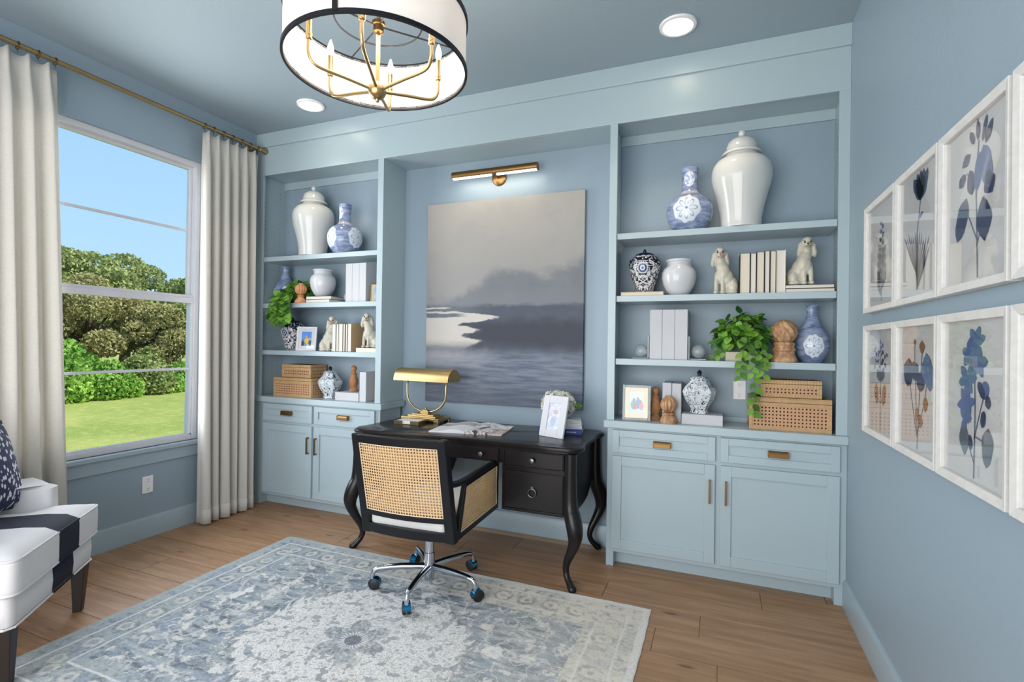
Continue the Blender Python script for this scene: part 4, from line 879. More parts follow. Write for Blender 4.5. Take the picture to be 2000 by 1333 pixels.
for i in range(3): slab('white_album', ('tall white album next to the glass ball bookend with the frame below', 'tall white album in the middle of three', 'tall white album beside the trailing plant bookend')[i], 3.274+.0745*i, 3.274+.0745*i+.0735, .05, .25, 1.300, .308, 'tall white albums between glass bookends')
for i in range(3): slab('white_album', ('tall white album beside the white pot on books', 'tall white album in the middle of the trio near the pot', 'tall white album next to the small gold frame')[i], .912+.066*i, .912+.066*i+.065, .05, .25, 1.695, .308, 'tall white albums near the white pot')
slab('white_book', 'white upright book behind the small fluted finial', 3.352, 3.406, .075, .255, .914, .242, 'white upright books behind the finial'); slab('white_book', 'white upright book against the faceted jar', 3.4085, 3.463, .075, .255, .914, .240, 'white upright books behind the finial')
slab('white_book', 'thick white book lying under the faceted jar', 3.469, 3.700, .025, .205, .914, .0625); slab('white_book', 'thick white book lying under the slim teak finial', .846, 1.076, .025, .205, .914, .0655); slab('white_book', 'white upright book at the bookcase end near the desk lamp', 1.084, 1.145, .025, .205, .914, .232)

# ------------------------------------------------------------------ glass ball bookends
def clear(name, c, rough): g = G(name); return g.fin(c, rough, **{'Transmission Weight': .92, 'IOR': 1.45})
M_cry = clear('clear_acrylic', (.93, .97, .97), .03)
def ballmat(): g = G('etched_glass'); g.bump(g.voro(70), .6, .004); return g.fin((.82, .88, .9), .12, **{'Transmission Weight': .75, 'IOR': 1.45})
M_ball = ballmat()
def bookend(label, x, y, z, s):
    t = thing('glass_bookend', label, 'bookend', (x, y, z), 0, 'clear glass ball bookends')
    B(*sorted((0, s*.012)), -.055, .055, 0, .145).build('upright', M_cry, t, bev=.002); B(*sorted((s*.012, s*.105)), -.055, .055, 0, .010).build('foot', M_cry, t, bev=.002)
    MB().sphere((s*.058, 0, .052), .041, 28, 18).build('ball', M_ball, t, smooth=80)
bookend('clear glass bookend with etched ball beside the tall albums, bookcase divider side', 3.272, .105, 1.300, -1); bookend('clear glass bookend with etched ball between albums and trailing plant', 3.499, .105, 1.300, 1); bookend('clear glass bookend with etched ball between white pot and albums', .910, .16, 1.695, -1)

# ------------------------------------------------------------------ ceramic dogs
M_dog = G('crackled_ivory_glaze'); M_dog.bump(M_dog.noise(90, 4, None, .7), .35, .004); M_dog = M_dog.fin(M_dog.mix(M_dog.noise(7, 4), srgb(176, 171, 152), srgb(212, 208, 196)), .25)
M_pink = plain('dog_pink_paint', srgb(206, 120, 116), .3, bd=0); M_eye = plain('dog_eye_paint', (.01, .01, .01), .2, bd=0); M_umber = plain('dog_umber_paint', srgb(96, 78, 56), .4, bd=0)
DOG = None
def dog(label, x, y, z, rz, mir=1, sc=1.0, nose=M_pink):
    global DOG
    t = thing('ceramic_dog', label, 'figurine', (x, y, z), rz, 'pairs of seated ceramic spaniels')
    if DOG is None:
        m = MB()
        for cx, cy, cz, a, b, c in ((.030, .008, .056, .055, .046, .054), (.014, .002, .088, .046, .044, .062), (-.004, -.006, .120, .042, .042, .064), (-.020, -.020, .108, .029, .024, .050), (-.014, -.004, .160, .037, .036, .044), (-.022, -.006, .195, .031, .031, .036), (-.024, -.010, .233, .036, .035, .035), (-.024, -.038, .222, .020, .020, .017), (-.024, -.020, .250, .028, .026, .022), (-.061, -.004, .212, .013, .020, .034), (-.066, -.004, .186, .014, .018, .030), (.013, -.004, .212, .013, .020, .034), (.018, -.004, .186, .014, .018, .030), (-.046, -.044, .011, .016, .024, .012), (-.008, -.044, .011, .016, .024, .012), (.044, -.036, .012, .034, .022, .013), (.050, -.018, .042, .032, .030, .040), (.066, .022, .024, .024, .020, .020), (.072, .018, .046, .014, .014, .028), (.016, .006, .012, .060, .042, .013)): m.sphere((cx, cy, cz), 1, 16, 10, (a, b, c))
        for lx in (-.044, -.008): m.tube([(lx+.006, -.004, .125), (lx, -.030, .075), (lx, -.037, .008)], [.018, .0135, .013], 10)
        DOG = m.mesh('ceramic_dog_body')
    b = link('body', DOG, M_dog, t, sc=(mir*sc*.92, sc, sc)); q = b.modifiers.new('skin', 'REMESH'); q.mode = 'VOXEL'; q.voxel_size = .0042; q.use_smooth_shade = True; q = b.modifiers.new('soft', 'SMOOTH'); q.factor = .5; q.iterations = 3
    h = -.024*mir*sc*.92
    for s in (-1, 1): MB().sphere((h+s*.014*sc, -.0405*sc, .239*sc), .0052*sc, 10, 8).build('eye', M_eye, t, smooth=80); MB().tube([(h+s*.006*sc, -.041*sc, .247*sc), (h+s*.014*sc, -.042*sc, .2495*sc), (h+s*.021*sc, -.037*sc, .246*sc)], .0017, 6).build('brow', M_umber, t)
    MB().sphere((h, -.0575*sc, .226*sc), .0062*sc, 10, 8).build('nose', nose, t, smooth=80); MB().tube([(h-.012*sc, -.052*sc, .212*sc), (h, -.0575*sc, .2165*sc), (h+.012*sc, -.052*sc, .212*sc)], .002, 6).build('mouth', nose, t)
dog('seated ivory ceramic spaniel with pink muzzle next to six cream books', 3.698, .105, 1.695, 0, 1, 1.06); dog('seated ivory ceramic spaniel raised on two flat books', 4.108, .105, 1.7378, 0, -1, 1.02, M_umber)
dog('seated ivory ceramic spaniel with pink muzzle beside the small child photo', .715, .105, 1.300, R(20), -1, 1.06); dog('seated ivory ceramic spaniel raised on one cream book near the shelf end', 1.105, .12, 1.3342, R(25), 1, 1.02, M_umber)

# ------------------------------------------------------------------ cane boxes
def rattan():
    g = G('wrapped_rattan'); x, y, z = g.obj(); s = g.sin(x*420)*.5+.5; s2 = g.sin(y*420)*.5+.5; n_ = g.noise(40, 3); c = g.mix(n_, srgb(184, 144, 98), srgb(218, 184, 138)); c = g.mix(s*s2*.0+g.mx(s, s2)*.22, c, srgb(120, 76, 42)); g.bump(g.mx(s, s2), .4, .002); return g.fin(c, .6)
M_rat = rattan(); M_boxin = plain('box_lining', srgb(58, 36, 24), .8); M_cane2 = plain('box_cane', srgb(196, 152, 114), .6, 0, .15, 60)
def cane_box(label, cx, cy, w_, d, h, lid, z, group):
    t = thing('cane_box', label, 'storage box', (cx, cy, z), 0, group); a, b, e_ = w_/2, d/2, .020
    B(-a+.006, a-.006, -b+.006, b-.006, .004, h-.002).build('lining', M_boxin, t)
    def shell(z0, z1, name, par=None):
        m = MB()
        for zz0, zz1 in ((z0, z0+e_), (z1-e_, z1)):
            m.box(-a, a, -b, -b+.008, zz0, zz1); m.box(-a, a, b-.008, b, zz0, zz1); m.box(-a, -a+.008, -b+.008, b-.008, zz0, zz1); m.box(a-.008, a, -b+.008, b-.008, zz0, zz1)
        if z1-z0 > 2.2*e_:
            for sx in (-1, 1):
                for sy in (-1, 1): m.box(*sorted((sx*a, sx*(a-e_))), *sorted((sy*b, sy*(b-.008))), z0+e_, z1-e_); m.box(*sorted((sx*a, sx*(a-.008))), *sorted((sy*(b-.008), sy*(b-e_))), z0+e_, z1-e_)
        return m.build(name, M_rat, par or t, bev=.002)
    shell(0, h-lid-.002, 'body')
    H0, H1 = e_, h-lid-.002-e_; n1, n2, nz = int((w_-2*e_)/.0185), int((d-2*e_)/.0185), max(2, int((H1-H0)/.0185))
    for nm, f, n_ in (('f', lambda u, v: (-a+e_+(w_-2*e_)*u, -b+.003, H0+(H1-H0)*v), n1), ('r', lambda u, v: (a-.003, -b+e_+(d-2*e_)*u, H0+(H1-H0)*v), n2), ('l', lambda u, v: (-a+.003, -b+e_+(d-2*e_)*u, H0+(H1-H0)*v), n2)):
        thick(cane_sheet(f, n_, nz, .25).build('cane_panel', M_cane2, t, fix=False), .0015)
    m = MB(); m.box(-a, a, -b, b, h-lid, h-.006); lo = m.build('lid', M_rat, t, bev=.002)
    m = MB(); m.box(-a, a, -b, -b+e_, h-.006, h); m.box(-a, a, b-e_, b, h-.006, h); m.box(-a, -a+e_, -b+e_, b-e_, h-.006, h); m.box(a-e_, a, -b+e_, b-e_, h-.006, h); m.build('lid_rim', M_rat, lo, bev=.002)
cane_box('larger woven cane box at the bottom of the pair beside the outlet', 4.045, .140, .410, .235, .185, .026, .914, 'woven cane boxes by the botanicals'); cane_box('smaller woven cane box on top of the pair under the trailing plant', 4.055, .150, .305, .185, .100, .022, 1.099, 'woven cane boxes by the botanicals')
cane_box('larger woven cane box at the bottom of the pair beside the faceted jar', .395, .145, .410, .235, .160, .024, .914, 'woven cane boxes by the curtain'); cane_box('smaller woven cane box on top of the pair near the curtain', .392, .165, .315, .185, .108, .022, 1.074, 'woven cane boxes by the curtain')

# ------------------------------------------------------------------ photo frames
def photomat(kind):
    g = G('photo_print_'+kind); x, y, z = g.obj(); n_ = g.noise(40, 4)
    if kind == 'child':
        c = g.mix(g.step(z, .07, .10), srgb(40, 48, 60), srgb(70, 140, 220)); c = g.mix(g.ell(x, z, 0, .082, .018, .028), c, srgb(226, 188, 40)); c = g.mix(g.ell(x, z, -.002, .118, .011, .013), c, srgb(196, 150, 120)); c = g.mix(g.ell(x, z, -.008, .046, .008, .026), c, srgb(90, 160, 190)); c = g.mix(g.ell(x, z, .012, .044, .008, .026), c, srgb(90, 160, 190)); c = g.mix(g.ell(x, z, .024, .10, .016, .006), c, srgb(226, 188, 40))
    elif kind == 'group':
        c = g.mix(g.step(z, .06, .14), srgb(196, 212, 222), srgb(214, 232, 236))
        for px, pz, a, b, cc in ((-.018, .098, .018, .028, (70, 160, 140)), (.012, .104, .02, .03, (90, 140, 200)), (.03, .09, .014, .024, (200, 130, 150)), (-.006, .086, .012, .018, (190, 90, 90)), (-.016, .128, .008, .010, (150, 106, 84)), (.008, .136, .008, .010, (170, 124, 98)), (.026, .118, .007, .009, (160, 116, 92))): c = g.mix(g.ell(x, z, px, pz, a, b), c, srgb(*cc))
    else:
        c = g.mix(g.step(n_, .35, .65), srgb(204, 210, 232), srgb(236, 238, 246)); c = g.mix(g.ell(x, z, .006, .16, .02, .016), c, srgb(214, 190, 190)); c = g.mix(g.ell(x, z, -.004, .10, .022, .03), c, srgb(190, 200, 226))
    return g.fin(g.mix((n_-.5)*.5, c, (1, 1, 1)), .4)
M_champ = plain('champagne_mat', srgb(232, 214, 176), .6, bd=0); M_fwhite = plain('white_frame_paint', srgb(208, 208, 214), .45)
def photo(label, loc, rz, w_, h, fw, mat, kind, matw=0, tilt=12, depth=.014, group=None, inner=None):
    t = thing('photo_frame', label, 'photo frame', loc, rz, group); ti = Matrix.Rotation(R(-tilt), 4, 'X'); a = w_/2
    m = MB(); m.box(-a, -a+fw, 0, depth, 0, h); m.box(a-fw, a, 0, depth, 0, h); m.box(-a+fw, a-fw, 0, depth, 0, fw); m.box(-a+fw, a-fw, 0, depth, h-fw, h); m.xf(ti).build('frame', mat, t, bev=.002)
    if matw:
        i = fw+matw; m = MB(); m.box(-a+fw, -a+i, .003, .006, fw, h-fw); m.box(a-i, a-fw, .003, .006, fw, h-fw); m.box(-a+i, a-i, .003, .006, fw, fw+matw); m.box(-a+i, a-i, .003, .006, h-i, h-fw); m.xf(ti).build('mat_board', inner or M_champ, t)
    pm = B(-a+fw+matw-.001, a-fw-matw+.001, .0065, .008, fw+matw-.001, h-fw-matw+.001).build('photo', photomat(kind), t, rot=(R(-tilt), 0, 0))
    B(-a+fw, a-fw, .001, .002, fw, h-fw).xf(ti).build('glass', M_fglass, t)
    sy = h*.72*math.sin(R(tilt))+depth; MB().add([(-.02, sy, h*.68), (.02, sy, h*.68), (.025, sy+.05, .001), (-.025, sy+.05, .001)], [(0, 1, 2, 3)]).build('easel_back', M_slot, t).modifiers.new('t', 'SOLIDIFY').thickness = .003
    return t
photo('clear edged photo frame with champagne mat beside wooden finials', (3.199, .035, .915), R(5), .172, .222, .016, M_cry, 'group', .028, 8)
photo('small white framed photo of a child in front of the navy jar', (.525, .035, 1.301), R(22), .165, .202, .018, M_fwhite, 'child', .024, 9, inner=M_fwhite)
photo('small gold photo frame at the shelf end beside the albums', (1.178, .10, 1.696), R(30), .10, .145, .008, M_gold, 'desk', .014, 8)
photo('white photo frame leaning on the black desk in front of hydrangeas', (2.700, -.155, .801), R(-21), .190, .262, .048, M_fwhite, 'desk', 0, 13)

# ------------------------------------------------------------------ plants
def leafmat(name, a, b):
    g = G(name); r = g.rnd(); x, y, z = g.obj(); c = g.mix(r, srgb(*a), srgb(*b)); c = g.mix((1.0-g.step(g.abs(y), .0006, .002))*.5, c, srgb(150, 190, 100)); p = g.fin(c, .4); tl = g.n('ShaderNodeBsdfTranslucent'); g.put(tl.inputs[0], c); ms = g.n('ShaderNodeMixShader'); ms.inputs[0].default_value = .15
    t = g.t; t.links.new(g.b.outputs[0], ms.inputs[1]); t.links.new(tl.outputs[0], ms.inputs[2]); t.links.new(ms.outputs[0], t.nodes['Material Output'].inputs[0]); return g.mat
M_leaf = leafmat('pothos_leaf', (40, 92, 30), (128, 180, 66)); M_stem = plain('plant_stem', srgb(96, 130, 60), .6); M_planter = plain('whitewashed_planter', srgb(206, 196, 176), .7)
lm = MB(); n_ = 6; L_, Mi, Rr = [], [], []
for i in range(n_+1):
    t_ = i/n_; hw = .40*math.sin(PI*t_**.8)**.8*(1-.15*t_)+.004; zz = -.16*t_*t_+.05*t_; L_.append((t_, hw, zz+.06*hw)); Mi.append((t_, 0, zz-.03)); Rr.append((t_, -hw, zz+.06*hw))
lm.add(L_+Mi+Rr, [(i, i+1, n_+2+i, n_+1+i) for i in range(n_)]+[(n_+1+i, n_+2+i, 2*n_+3+i, 2*n_+2+i) for i in range(n_)]); LEAF = lm.mesh('leaf', smooth=80, fix=False)
def leaf(par, p, d, s, nrm=(0, -.6, .5)):
    X = Vector(d).normalized(); Y = Vector(nrm).cross(X)
    Y = (Y if Y.length > 1e-3 else X.orthogonal()).normalized(); Z = X.cross(Y); q = Matrix((X, Y, Z)).transposed().to_euler(); o = link('leaf', LEAF, M_leaf, par, p, q, (s, s, s)); return o
def trail(t, pts, sp, s0, s1, rn):
    P = cat(pts, 8); MB().tube(P, .0016, 5).build('vine', M_stem, t); acc = 0; k = 0
    for a, b in zip(P[:-1], P[1:]):
        a, b = Vector(a), Vector(b); acc += (b-a).length
        if acc > sp:
            acc = 0; k += 1; s = 1 if k % 2 else -1; d = (b-a).normalized(); sd = d.cross(Vector((0, 1, .2))).normalized()*s
            leaf(t, b, d*.6+sd*.8+Vector((0, -.2-.2*rn.random(), -.15)), s0+(s1-s0)*rn.random(), (.3*sd.x+rn.uniform(-.3, .3), -.9, .45+rn.uniform(-.3, .3)))
rn = random.Random(3)
pt1 = thing('trailing_plant', 'bushy green trailing plant in a whitewashed box, spilling toward the cane boxes', 'plant', (3.822, .135, 1.300))
m = MB(); m.box(-.112, .112, -.070, .070, 0, .055); m.build('planter', M_planter, pt1, bev=.003)
for i in range(235):
    a = rn.random()*2*PI; e_ = math.acos(1-rn.random()*.98); u = Vector((math.cos(a)*math.sin(e_), math.sin(a)*math.sin(e_), math.cos(e_))); rr = .78+.3*rn.random()
    p = Vector((-.022+u.x*.150*rr, -.005+u.y*.115*rr, .095+u.z*.190*rr)); leaf(pt1, p, u*.45+Vector((rn.uniform(-.7, .7), rn.uniform(-.5, .3), rn.uniform(-1, .1))), rn.uniform(.046, .064), u+Vector((rn.uniform(-.3, .3), -.35, .35)))
for i in range(26):
    a = rn.random()*2*PI; MB().tube(cat([(.03*math.cos(a), .02*math.sin(a), .05), (.08*math.cos(a), .06*math.sin(a), .15), (.13*math.cos(a), .095*math.sin(a), .12+.1*rn.random())], 4), .0016, 5).build('stalk', M_stem, pt1)
trail(pt1, [(0, -.06, .07), (-.02, -.14, .06), (-.028, -.165, -.02), (-.035, -.168, -.09)], .020, .042, .056, rn); trail(pt1, [(.02, -.06, .07), (.02, -.15, .05), (.03, -.168, -.05), (.045, -.168, -.16), (.035, -.165, -.24), (.040, -.165, -.295)], .020, .040, .054, rn)
trail(pt1, [(.05, -.06, .08), (.07, -.14, .05), (.08, -.165, -.03), (.085, -.168, -.09)], .020, .042, .056, rn); trail(pt1, [(-.06, -.04, .06), (-.13, -.07, .05), (-.17, -.085, .022), (-.20, -.09, .012)], .018, .034, .048, rn); trail(pt1, [(.06, -.06, .06), (.10, -.11, .03), (.10, -.16, -.01)], .02, .04, .05, rn)
pt2 = thing('trailing_plant', 'green trailing plant on the shelf near the curtain, spilling over the edge', 'plant', (.330, .165, 1.695))
MB().lathe([(.045, 0), (.05, .004), (.060, .055), (.062, .065), (.055, .066)], 28).build('planter', M_planter, pt2, smooth=40)
for i in range(110):
    a = rn.random()*2*PI; e_ = math.acos(1-rn.random()*.95); u = Vector((math.cos(a)*math.sin(e_), math.sin(a)*math.sin(e_), math.cos(e_))); p = Vector((.005+u.x*.125, -.02+u.y*.080, .065+u.z*.105)); leaf(pt2, p, u*.45+Vector((rn.uniform(-.7, .6), rn.uniform(-.5, .2), rn.uniform(-1, .1))), rn.uniform(.048, .066), u+Vector((.2, -.5, .3)))
for dx, ln in ((-.02, .14), (.01, .17), (.04, .15), (-.05, .17), (.07, .12), (-.08, .13), (.0, .10)): trail(pt2, [(dx*.5, -.04, .08), (dx, -.13, .09), (dx*1.1-.01, -.195, .02), (dx*1.2-.01, -.205, -ln*.5), (dx*1.2-.015, -.205, -ln)], .013, .050, .070, rn)

# ------------------------------------------------------------------ on the desk
lp_ = thing('desk_lamp', 'brass desk lamp with half round shade on the black desk', 'lamp', (1.655, .075, .80), R(-7))
m = MB(); m.box(-.172, .172, -.078, .078, .014, .032)
for sx in (-1, 1):
    for sy in (-1, 1): m.box(*sorted((sx*.172, sx*.13)), *sorted((sy*.078, sy*.05)), 0, .016)
bs = m.build('base', M_gold, lp_, bev=.002); B(-.128, .128, -.055, .055, .032, .044).build('plinth', M_gold, bs, bev=.002); B(-.10, .10, -.042, .042, .044, .053).build('plinth', M_gold, bs, bev=.002); B(-.036, .036, -.022, .022, .053, .076).build('block', M_gold, bs, bev=.002); B(-.022, .022, -.014, .014, .076, .083).build('block', M_gold, bs, bev=.002); MB().lathe([(.005, .083), (.006, .086), (.009, .091), (.007, .098), (.002, .101)], 14).build('knob', M_gold, bs, smooth=60)
up_ = [(-.182, .02, .312), (-.182, .0, .27), (-.182, 0, .20)]+[(-.182*math.cos(R(a)), 0, .20-.135*math.sin(R(a))) for a in range(15, 180, 15)]+[(.182, 0, .20), (.182, .0, .27), (.182, .02, .312)]
MB().tube(up_, .0072, 10).build('stem', M_gold, lp_, smooth=60)
so = [(.078*math.cos(R(a)), .092*math.sin(R(a))) for a in range(0, 181, 10)]; si = [(u*.965, v*.97) for u, v in reversed(so)]
sh = MB().prism([(u, .298+v) for u, v in so+si], 'x', -.252, .252).build('shade', M_gold, lp_, smooth=40)
for s in (-1, 1): MB().prism([(u*.99, .298+v*.99) for u, v in so], 'x', s*.250-.001, s*.250+.001).build('end_plate', M_gold, sh)
MB().tube([(-.15, 0, .335), (.15, 0, .335)], .012, 10).build('tube_bulb', M_white, lp_)
ty = thing('note_tray', 'brass note tray in front of the desk lamp', 'tray', (1.630, -.085, .80), R(3)); m = MB(); m.box(-.098, .098, -.068, .068, 0, .004); m.box(-.098, -.094, -.068, .068, .004, .028); m.box(.094, .098, -.068, .068, .004, .028); m.box(-.094, .094, .064, .068, .004, .028); m.box(-.094, -.032, -.068, -.064, .004, .028); m.box(.032, .094, -.068, -.064, .004, .028); m.build('tray', plain('aged_brass', srgb(120, 108, 84), .35, 1), ty, bev=.001)
tag(B(-.091, .091, -.062, .062, 0, .021).build('note_paper', M_page2, loc=(1.630, -.085, .8045), rot=(0, 0, R(3)), bev=.001), 'stack of white note paper in the brass tray', 'paper')
def magmat(kind):
    g = G('magazine_page_'+kind); x, y, z = g.obj(); n_ = g.noise(9, 4, None, .6, 1.0); n2 = g.noise(24, 3); w_ = srgb(236, 236, 240)
    if kind == 'l':
        c = g.mix((g.step(y, .02, .04)*(1.0-g.step(y, .14, .16)))*g.step(n_, .32, .5), w_, g.mix(n2, srgb(120, 118, 118), srgb(206, 204, 202))); ln = g.step(g.sin(y*620), .2, .6)*g.step(0.0-y, .03, .035)*(1.0-g.step(0.0-y, .14, .145))*g.step(0.0-x, .02, .025)*(1.0-g.step(0.0-x, .2, .205)); c = g.mix(ln*.25, c, srgb(120, 120, 124))
    else:
        c = g.mix(g.step(n_, .46, .58), w_, srgb(200, 178, 168)); c = g.mix((1.0-g.step(g.abs(n2-.5), .01, .04))*.7, c, srgb(120, 92, 84)); c = g.mix(g.step(g.noise(15, 2), .62, .66), c, srgb(84, 66, 60))
    return g.fin(c, .3)
mg = thing('open_magazine', 'open picture magazine lying on the black desk', 'magazine', (2.140, -.115, .80), R(9))
for s, kd in ((-1, 'l'), (1, 'r')):
    rs = []
    for i in range(13):
        t_ = i/12; x = s*.245*t_; z = .008+.020*math.sin(PI*min(1, t_*1.25+.10))**1.0*(1-.55*t_) if t_ < .95 else .008; rs.append([(x, -.180, .0005), (x, .180, .0005), (x, .180, z), (x, -.180, z)])
    MB().rings(rs).build('pages', magmat(kd), mg, smooth=60)
bk = 'desk books under the hydrangeas'
for i, (w_, d, h, cv, lb) in enumerate(((.285, .20, .034, 'cobalt', 'cobalt blue book at the bottom of the desk stack'), (.265, .19, .022, 'white', 'white book in the middle of the desk stack'), (.235, .18, .030, 'white', 'white book on top of the desk stack'))):
    z = .80+(0, .0345, .057)[i]; t = thing('book', lb, 'book', (2.705+.004*i, .075+.006*i, z), R(10+3*i), bk); c = .0025
    m = MB(); m.box(-w_/2, w_/2, -d/2, d/2, 0, c); m.box(-w_/2, w_/2, -d/2, d/2, h-c, h); m.box(-w_/2, w_/2, -d/2, -d/2+c, c, h-c); m.build('cover', COVER[cv], t, bev=.0008); B(-w_/2+.003, w_/2-.003, -d/2+c, d/2-.004, c, h-c).build('pages', M_page2, t)
    mk = MB(); 
    for k in range(9): mk.box(-.10+.012*k, -.093+.012*k, -d/2-.0004, -d/2, h*.4, h*.62)
    for k in range(8): mk.box(.045+.008*k, .050+.008*k, -d/2-.0004, -d/2, h*.42, h*.6)
    mk.build('spine_print', COVER['white' if i == 0 else 'grey'], t)
hy = thing('hydrangea_vase', 'white hydrangea bunch in a small glass vase on stacked books', 'flowers', (2.672, .105, .888))
MB().lathe([(.034, 0), (.036, .003), (.038, .05), (.034, .058), (.031, .058), (.033, .01)], 24).build('vase', M_cry, hy, smooth=60)
M_flor = plain('hydrangea_petal', srgb(224, 224, 212), .7, 0, .04, 20, bd=0); hr = random.Random(11); m = MB()
for k in range(430):
    u = Vector((hr.gauss(0, 1), hr.gauss(0, 1), hr.gauss(.35, 1))).normalized()
    bump = .90+.10*math.sin(5*math.atan2(u.y, u.x)+1)*math.sin(4*u.z+2)+.10*hr.random(); p = Vector((u.x*.118*bump, u.y*.095*bump, .090+u.z*.088*bump)); n_ = (u+Vector((hr.gauss(0, .35), hr.gauss(0, .35), hr.gauss(0, .35)))).normalized(); tx = n_.orthogonal().normalized(); tx.rotate(Matrix.Rotation(hr.random()*6.28, 3, n_)); tz = n_.cross(tx); s = .0135
    for j in range(4):
        d = tx*math.cos(j*PI/2)+tz*math.sin(j*PI/2); e_ = tx*math.cos(j*PI/2+PI/2)+tz*math.sin(j*PI/2+PI/2); m.add([p, p+(d+e_*.6)*s*.8+n_*.004, p+d*s*1.3+n_*.001, p+(d-e_*.6)*s*.8+n_*.004], [(0, 1, 2, 3)])
m.sphere((0, 0, .090), 1, 16, 10, (.092, .074, .066))
stuff(m.build('florets', M_flor, hy, fix=False))
for p, d, s in (((.03, -.080, .130), (.2, -.3, .6), .028), ((.112, .0, .085), (1, -.1, .1), .06), ((-.02, -.07, .14), (-.2, -.3, .4), .020)): leaf(hy, p, d, s)
# ------------------------------------------------------------------ outside: lawn, shrubs, trees
def lawnmat():
    g = G('lawn_grass'); n1 = g.noise(.5, 5); n2 = g.noise(6, 5, None, .7); n3 = g.noise(40, 3); c = g.mix(g.step(n1, .35, .7), srgb(134, 150, 66), srgb(168, 170, 90)); c = g.mix(g.step(n2, .45, .7)*.5, c, srgb(200, 192, 112)); c = g.mix(g.step(n3, .4, .7)*.35, c, srgb(120, 138, 50)); g.bump(n3, .6, .05); return g.fin(c, .95)
GZ = -.42
gm = MB(); nx = 40; vv = []
for i in range(nx+1):
    for j in range(nx+1):
        x, y = -.15-60*(i/nx)**1.5, -30+75*j/nx; vv.append((x, y, GZ+(.10*math.sin(x*.3)*math.sin(y*.21+1)+.012*max(0, -x-8) if x < -2 else 0)))
gm.add(vv, [(i*(nx+1)+j, (i+1)*(nx+1)+j, (i+1)*(nx+1)+j+1, i*(nx+1)+j+1) for i in range(nx) for j in range(nx)]); struct(gm.build('lawn', lawnmat(), smooth=80))
def folmat(name, a, b):
    g = G(name); x, y, z = g.obj(); n_ = g.noise(1.6, 3); n2 = g.noise(9, 2); c = g.mix(g.step(n_*.6+n2*.4, .36, .66), srgb(*a), srgb(*b)); p = g.fin(c, .7); tl = g.n('ShaderNodeBsdfTranslucent'); g.put(tl.inputs[0], c); ms = g.n('ShaderNodeMixShader'); ms.inputs[0].default_value = .3
    t = g.t; t.links.new(g.b.outputs[0], ms.inputs[1]); t.links.new(tl.outputs[0], ms.inputs[2]); t.links.new(ms.outputs[0], t.nodes['Material Output'].inputs[0]); return g.mat
M_oakl = folmat('oak_foliage', (122, 136, 74), (188, 194, 122)); M_olive = folmat('olive_foliage', (142, 138, 86), (194, 184, 124)); M_bright = folmat('bright_shrub_foliage', (104, 148, 52), (176, 210, 96)); M_bark = plain('tree_bark', srgb(86, 74, 60), .9, 0, .2, 6, 30, .5)
def foliage(seed, blobs, n, sz):
    r = random.Random(seed); m = MB(); tot = sum(b[3]**2 for b in blobs)
    for cx, cy, cz, rad, fl in blobs:
        for k in range(int(n*rad**2/tot)):
            u = Vector((r.gauss(0, 1), r.gauss(0, 1), r.gauss(.15, 1))).normalized(); q = rad*(.62+.42*r.random()**.6)
            p = Vector((cx, cy, cz))+Vector((u.x*q, u.y*q, u.z*q*fl)); a = Vector((r.gauss(0, 1), r.gauss(0, 1), r.gauss(0, .7))).normalized(); b = a.orthogonal().normalized(); b.rotate(Matrix.Rotation(r.random()*6.28, 3, a)); s = sz*(.6+.8*r.random()); c = a.cross(b)
            m.add([p+b*s, p+c*s*.55, p-b*s, p-c*s*.55], [(0, 1, 2, 3)])
    return m
def tree_mesh(seed, H, spread, n, sz):
    r = random.Random(seed); bl = []; br = MB(); th = H*.34
    br.tube(cat([(0, 0, 0), (.1, .05, th*.5), (.0, .1, th), (.1, 0, H*.6)], 4), [.30-.012*i for i in range(13)], 8)
    for i in range(12):
        a = i*2.4+r.random(); rd = spread*(.35+.6*r.random()); z = H*(.42+.5*r.random())*(1-.15*rd/spread); p = (rd*math.cos(a), rd*math.sin(a), z); bl.append(p+(H*(.13+.07*r.random()), .75))
        br.tube(cat([(0, 0, th*(.7+.5*r.random())), (p[0]*.5, p[1]*.5, z*.75), p], 4), [.11-.009*k for k in range(9)], 6)
    bl.append((0, 0, H*.86, H*.17, .8)); return foliage(seed, bl, n, sz).mesh('tree_crown', fix=False), br.mesh('tree_trunk', smooth=60)
TM = [tree_mesh(4, 6.2, 2.4, 15000, .10), tree_mesh(9, 6.6, 2.7, 15000, .10), tree_mesh(21, 5.6, 2.2, 12000, .10)]
TL = ['broad oak tree rising behind the lawn', 'olive toned tree standing at the edge of the lawn', 'shady tree in the row behind the shrubs']
trees = [(-15.5, 4.4, 0, .80, 1), (-16.2, 7.4, 1, .74, 1), (-15.0, 10.4, 2, .92, 0), (-17.0, 13.2, 0, .80, 0), (-21.5, 6.0, 2, 1.02, 0), (-22.0, 9.6, 0, 1.12, 0), (-23.0, 12.6, 1, 1.10, 0), (-20.0, 15.5, 2, 1.0, 1), (-16.5, 1.4, 2, .95, 0), (-22.0, 2.5, 1, .98, 0), (-27, 17.5, 0, 1.0, 0), (-14.6, 8.9, 2, .66, 1),
         (-15.8, 16.6, 1, .95, 0), (-16.4, 20.4, 0, 1.0, 1), (-17.0, 24.4, 2, 1.1, 0), (-16.0, 28.6, 1, 1.0, 0), (-22.5, 22.6, 0, 1.25, 0), (-23.0, 27.8, 2, 1.3, 1), (-16.2, -2.4, 1, .95, 0), (-17.0, -6.4, 0, 1.0, 1), (-22.0, -3.6, 2, 1.2, 0)]
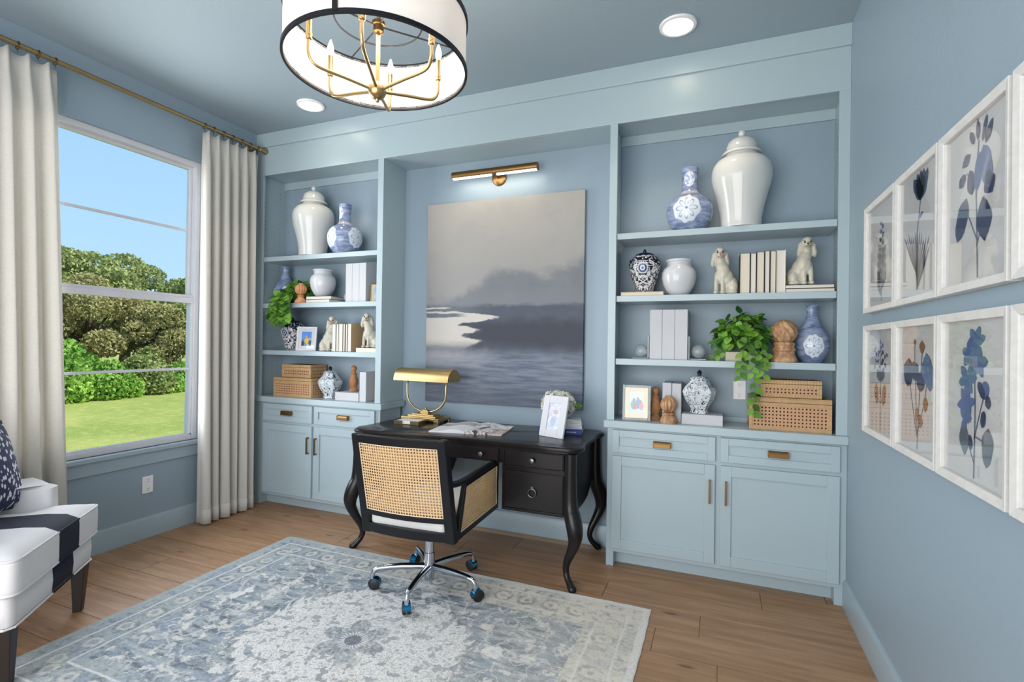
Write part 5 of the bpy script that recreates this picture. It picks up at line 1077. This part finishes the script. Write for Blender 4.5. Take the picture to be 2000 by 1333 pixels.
WH = ['at the near end of the row', 'second in the front row', 'closest to the lawn edge', 'by the gap in the row', 'in the second row', 'tallest against the sky', 'third in the rear row', 'set back by itself', 'behind the armchair curtain', 'farthest along the rear row', 'in the far distance', 'low among the taller trees', 'past the end of the shrubs', 'second past the end of the shrubs', 'third past the end of the shrubs', 'last along the front row', 'rear row past the shrubs', 'last along the rear row', 'first beyond the armchair side', 'outermost on the armchair side', 'rear row on the armchair side']
for i, (x, y, k, s, mt) in enumerate(trees):
    t = thing('tree', ('olive toned' if mt else 'leafy green')+' tree beyond the lawn, '+WH[i], 'tree', (x, y, GZ+.1), R(57*i), 'trees beyond the lawn'); s *= .80; t.scale = (s, s, s)
    cr_, tr_ = TM[k]; o = bpy.data.objects.new('foliage', cr_ if mt == 0 else cr_.copy()); COL.objects.link(o); o.parent = t; o.data.materials.clear(); o.data.materials.append(M_olive if mt else M_oakl); stuff(o); link('trunk', tr_, M_bark, t)
SM = foliage(31, [(0, 0, .45, .55, .9), (.5, .2, .35, .42, .9), (-.45, .1, .38, .45, .9), (.1, -.3, .3, .4, .9), (0, .1, .8, .35, 1)], 5000, .055).mesh('shrub_leaves', fix=False); SM.materials.append(M_bright); SM2 = SM.copy(); SM2.materials.clear(); SM2.materials.append(M_oakl)
SH = [(-12.2, 3.6, 1.1, 0), (-12.6, 4.9, 1.25, 0), (-12.4, 6.1, 1.0, 0), (-13.0, 7.2, 1.1, 1), (-12.9, 8.3, .9, 0), (-13.2, 9.6, 1.0, 1), (-12.4, 2.2, 1.2, 1), (-13.4, 5.5, 1.5, 0), (-13.8, 10.6, 1.2, 0), (-13.6, 3.9, 1.6, 1), (-14.0, 7.9, 1.3, 1), (-13.4, 12.2, 1.2, 0), (-13.8, 14.0, 1.3, 1), (-13.2, 15.8, 1.1, 0), (-13.6, 17.8, 1.3, 0), (-12.8, .6, 1.2, 0), (-13.2, -1.2, 1.3, 1)]
SW = ['first of the bright row', 'second of the bright row', 'third of the bright row', 'under the olive tree', 'low in the gap between trunks', 'dark one beside the trunk', 'behind the armchair curtain', 'tall bright one set back', 'at the end of the row', 'tall dark one set back', 'in the shade between trunks', 'first past the trees gap', 'second past the trees gap', 'third past the trees gap', 'outermost past the trees gap', 'first on the armchair side', 'outermost on the armchair side']
for i, (x, y, s, d) in enumerate(SH):
    t = thing('shrub', ('dark green' if d else 'bright green')+' shrub edging the lawn, '+SW[i], 'shrub', (x, y, GZ+.03), R(71*i), 'shrubs edging the lawn'); t.scale = (s, s, s); o = bpy.data.objects.new('leaves', SM2 if d else SM); COL.objects.link(o); o.parent = t; stuff(o)
    for k in range(3): MB().tube([(0, 0, -.05), (.1*math.cos(k*2.1), .1*math.sin(k*2.1), .3), (.3*math.cos(k*2.1), .3*math.sin(k*2.1), .6)], .018, 5).build('stem', M_bark, t)
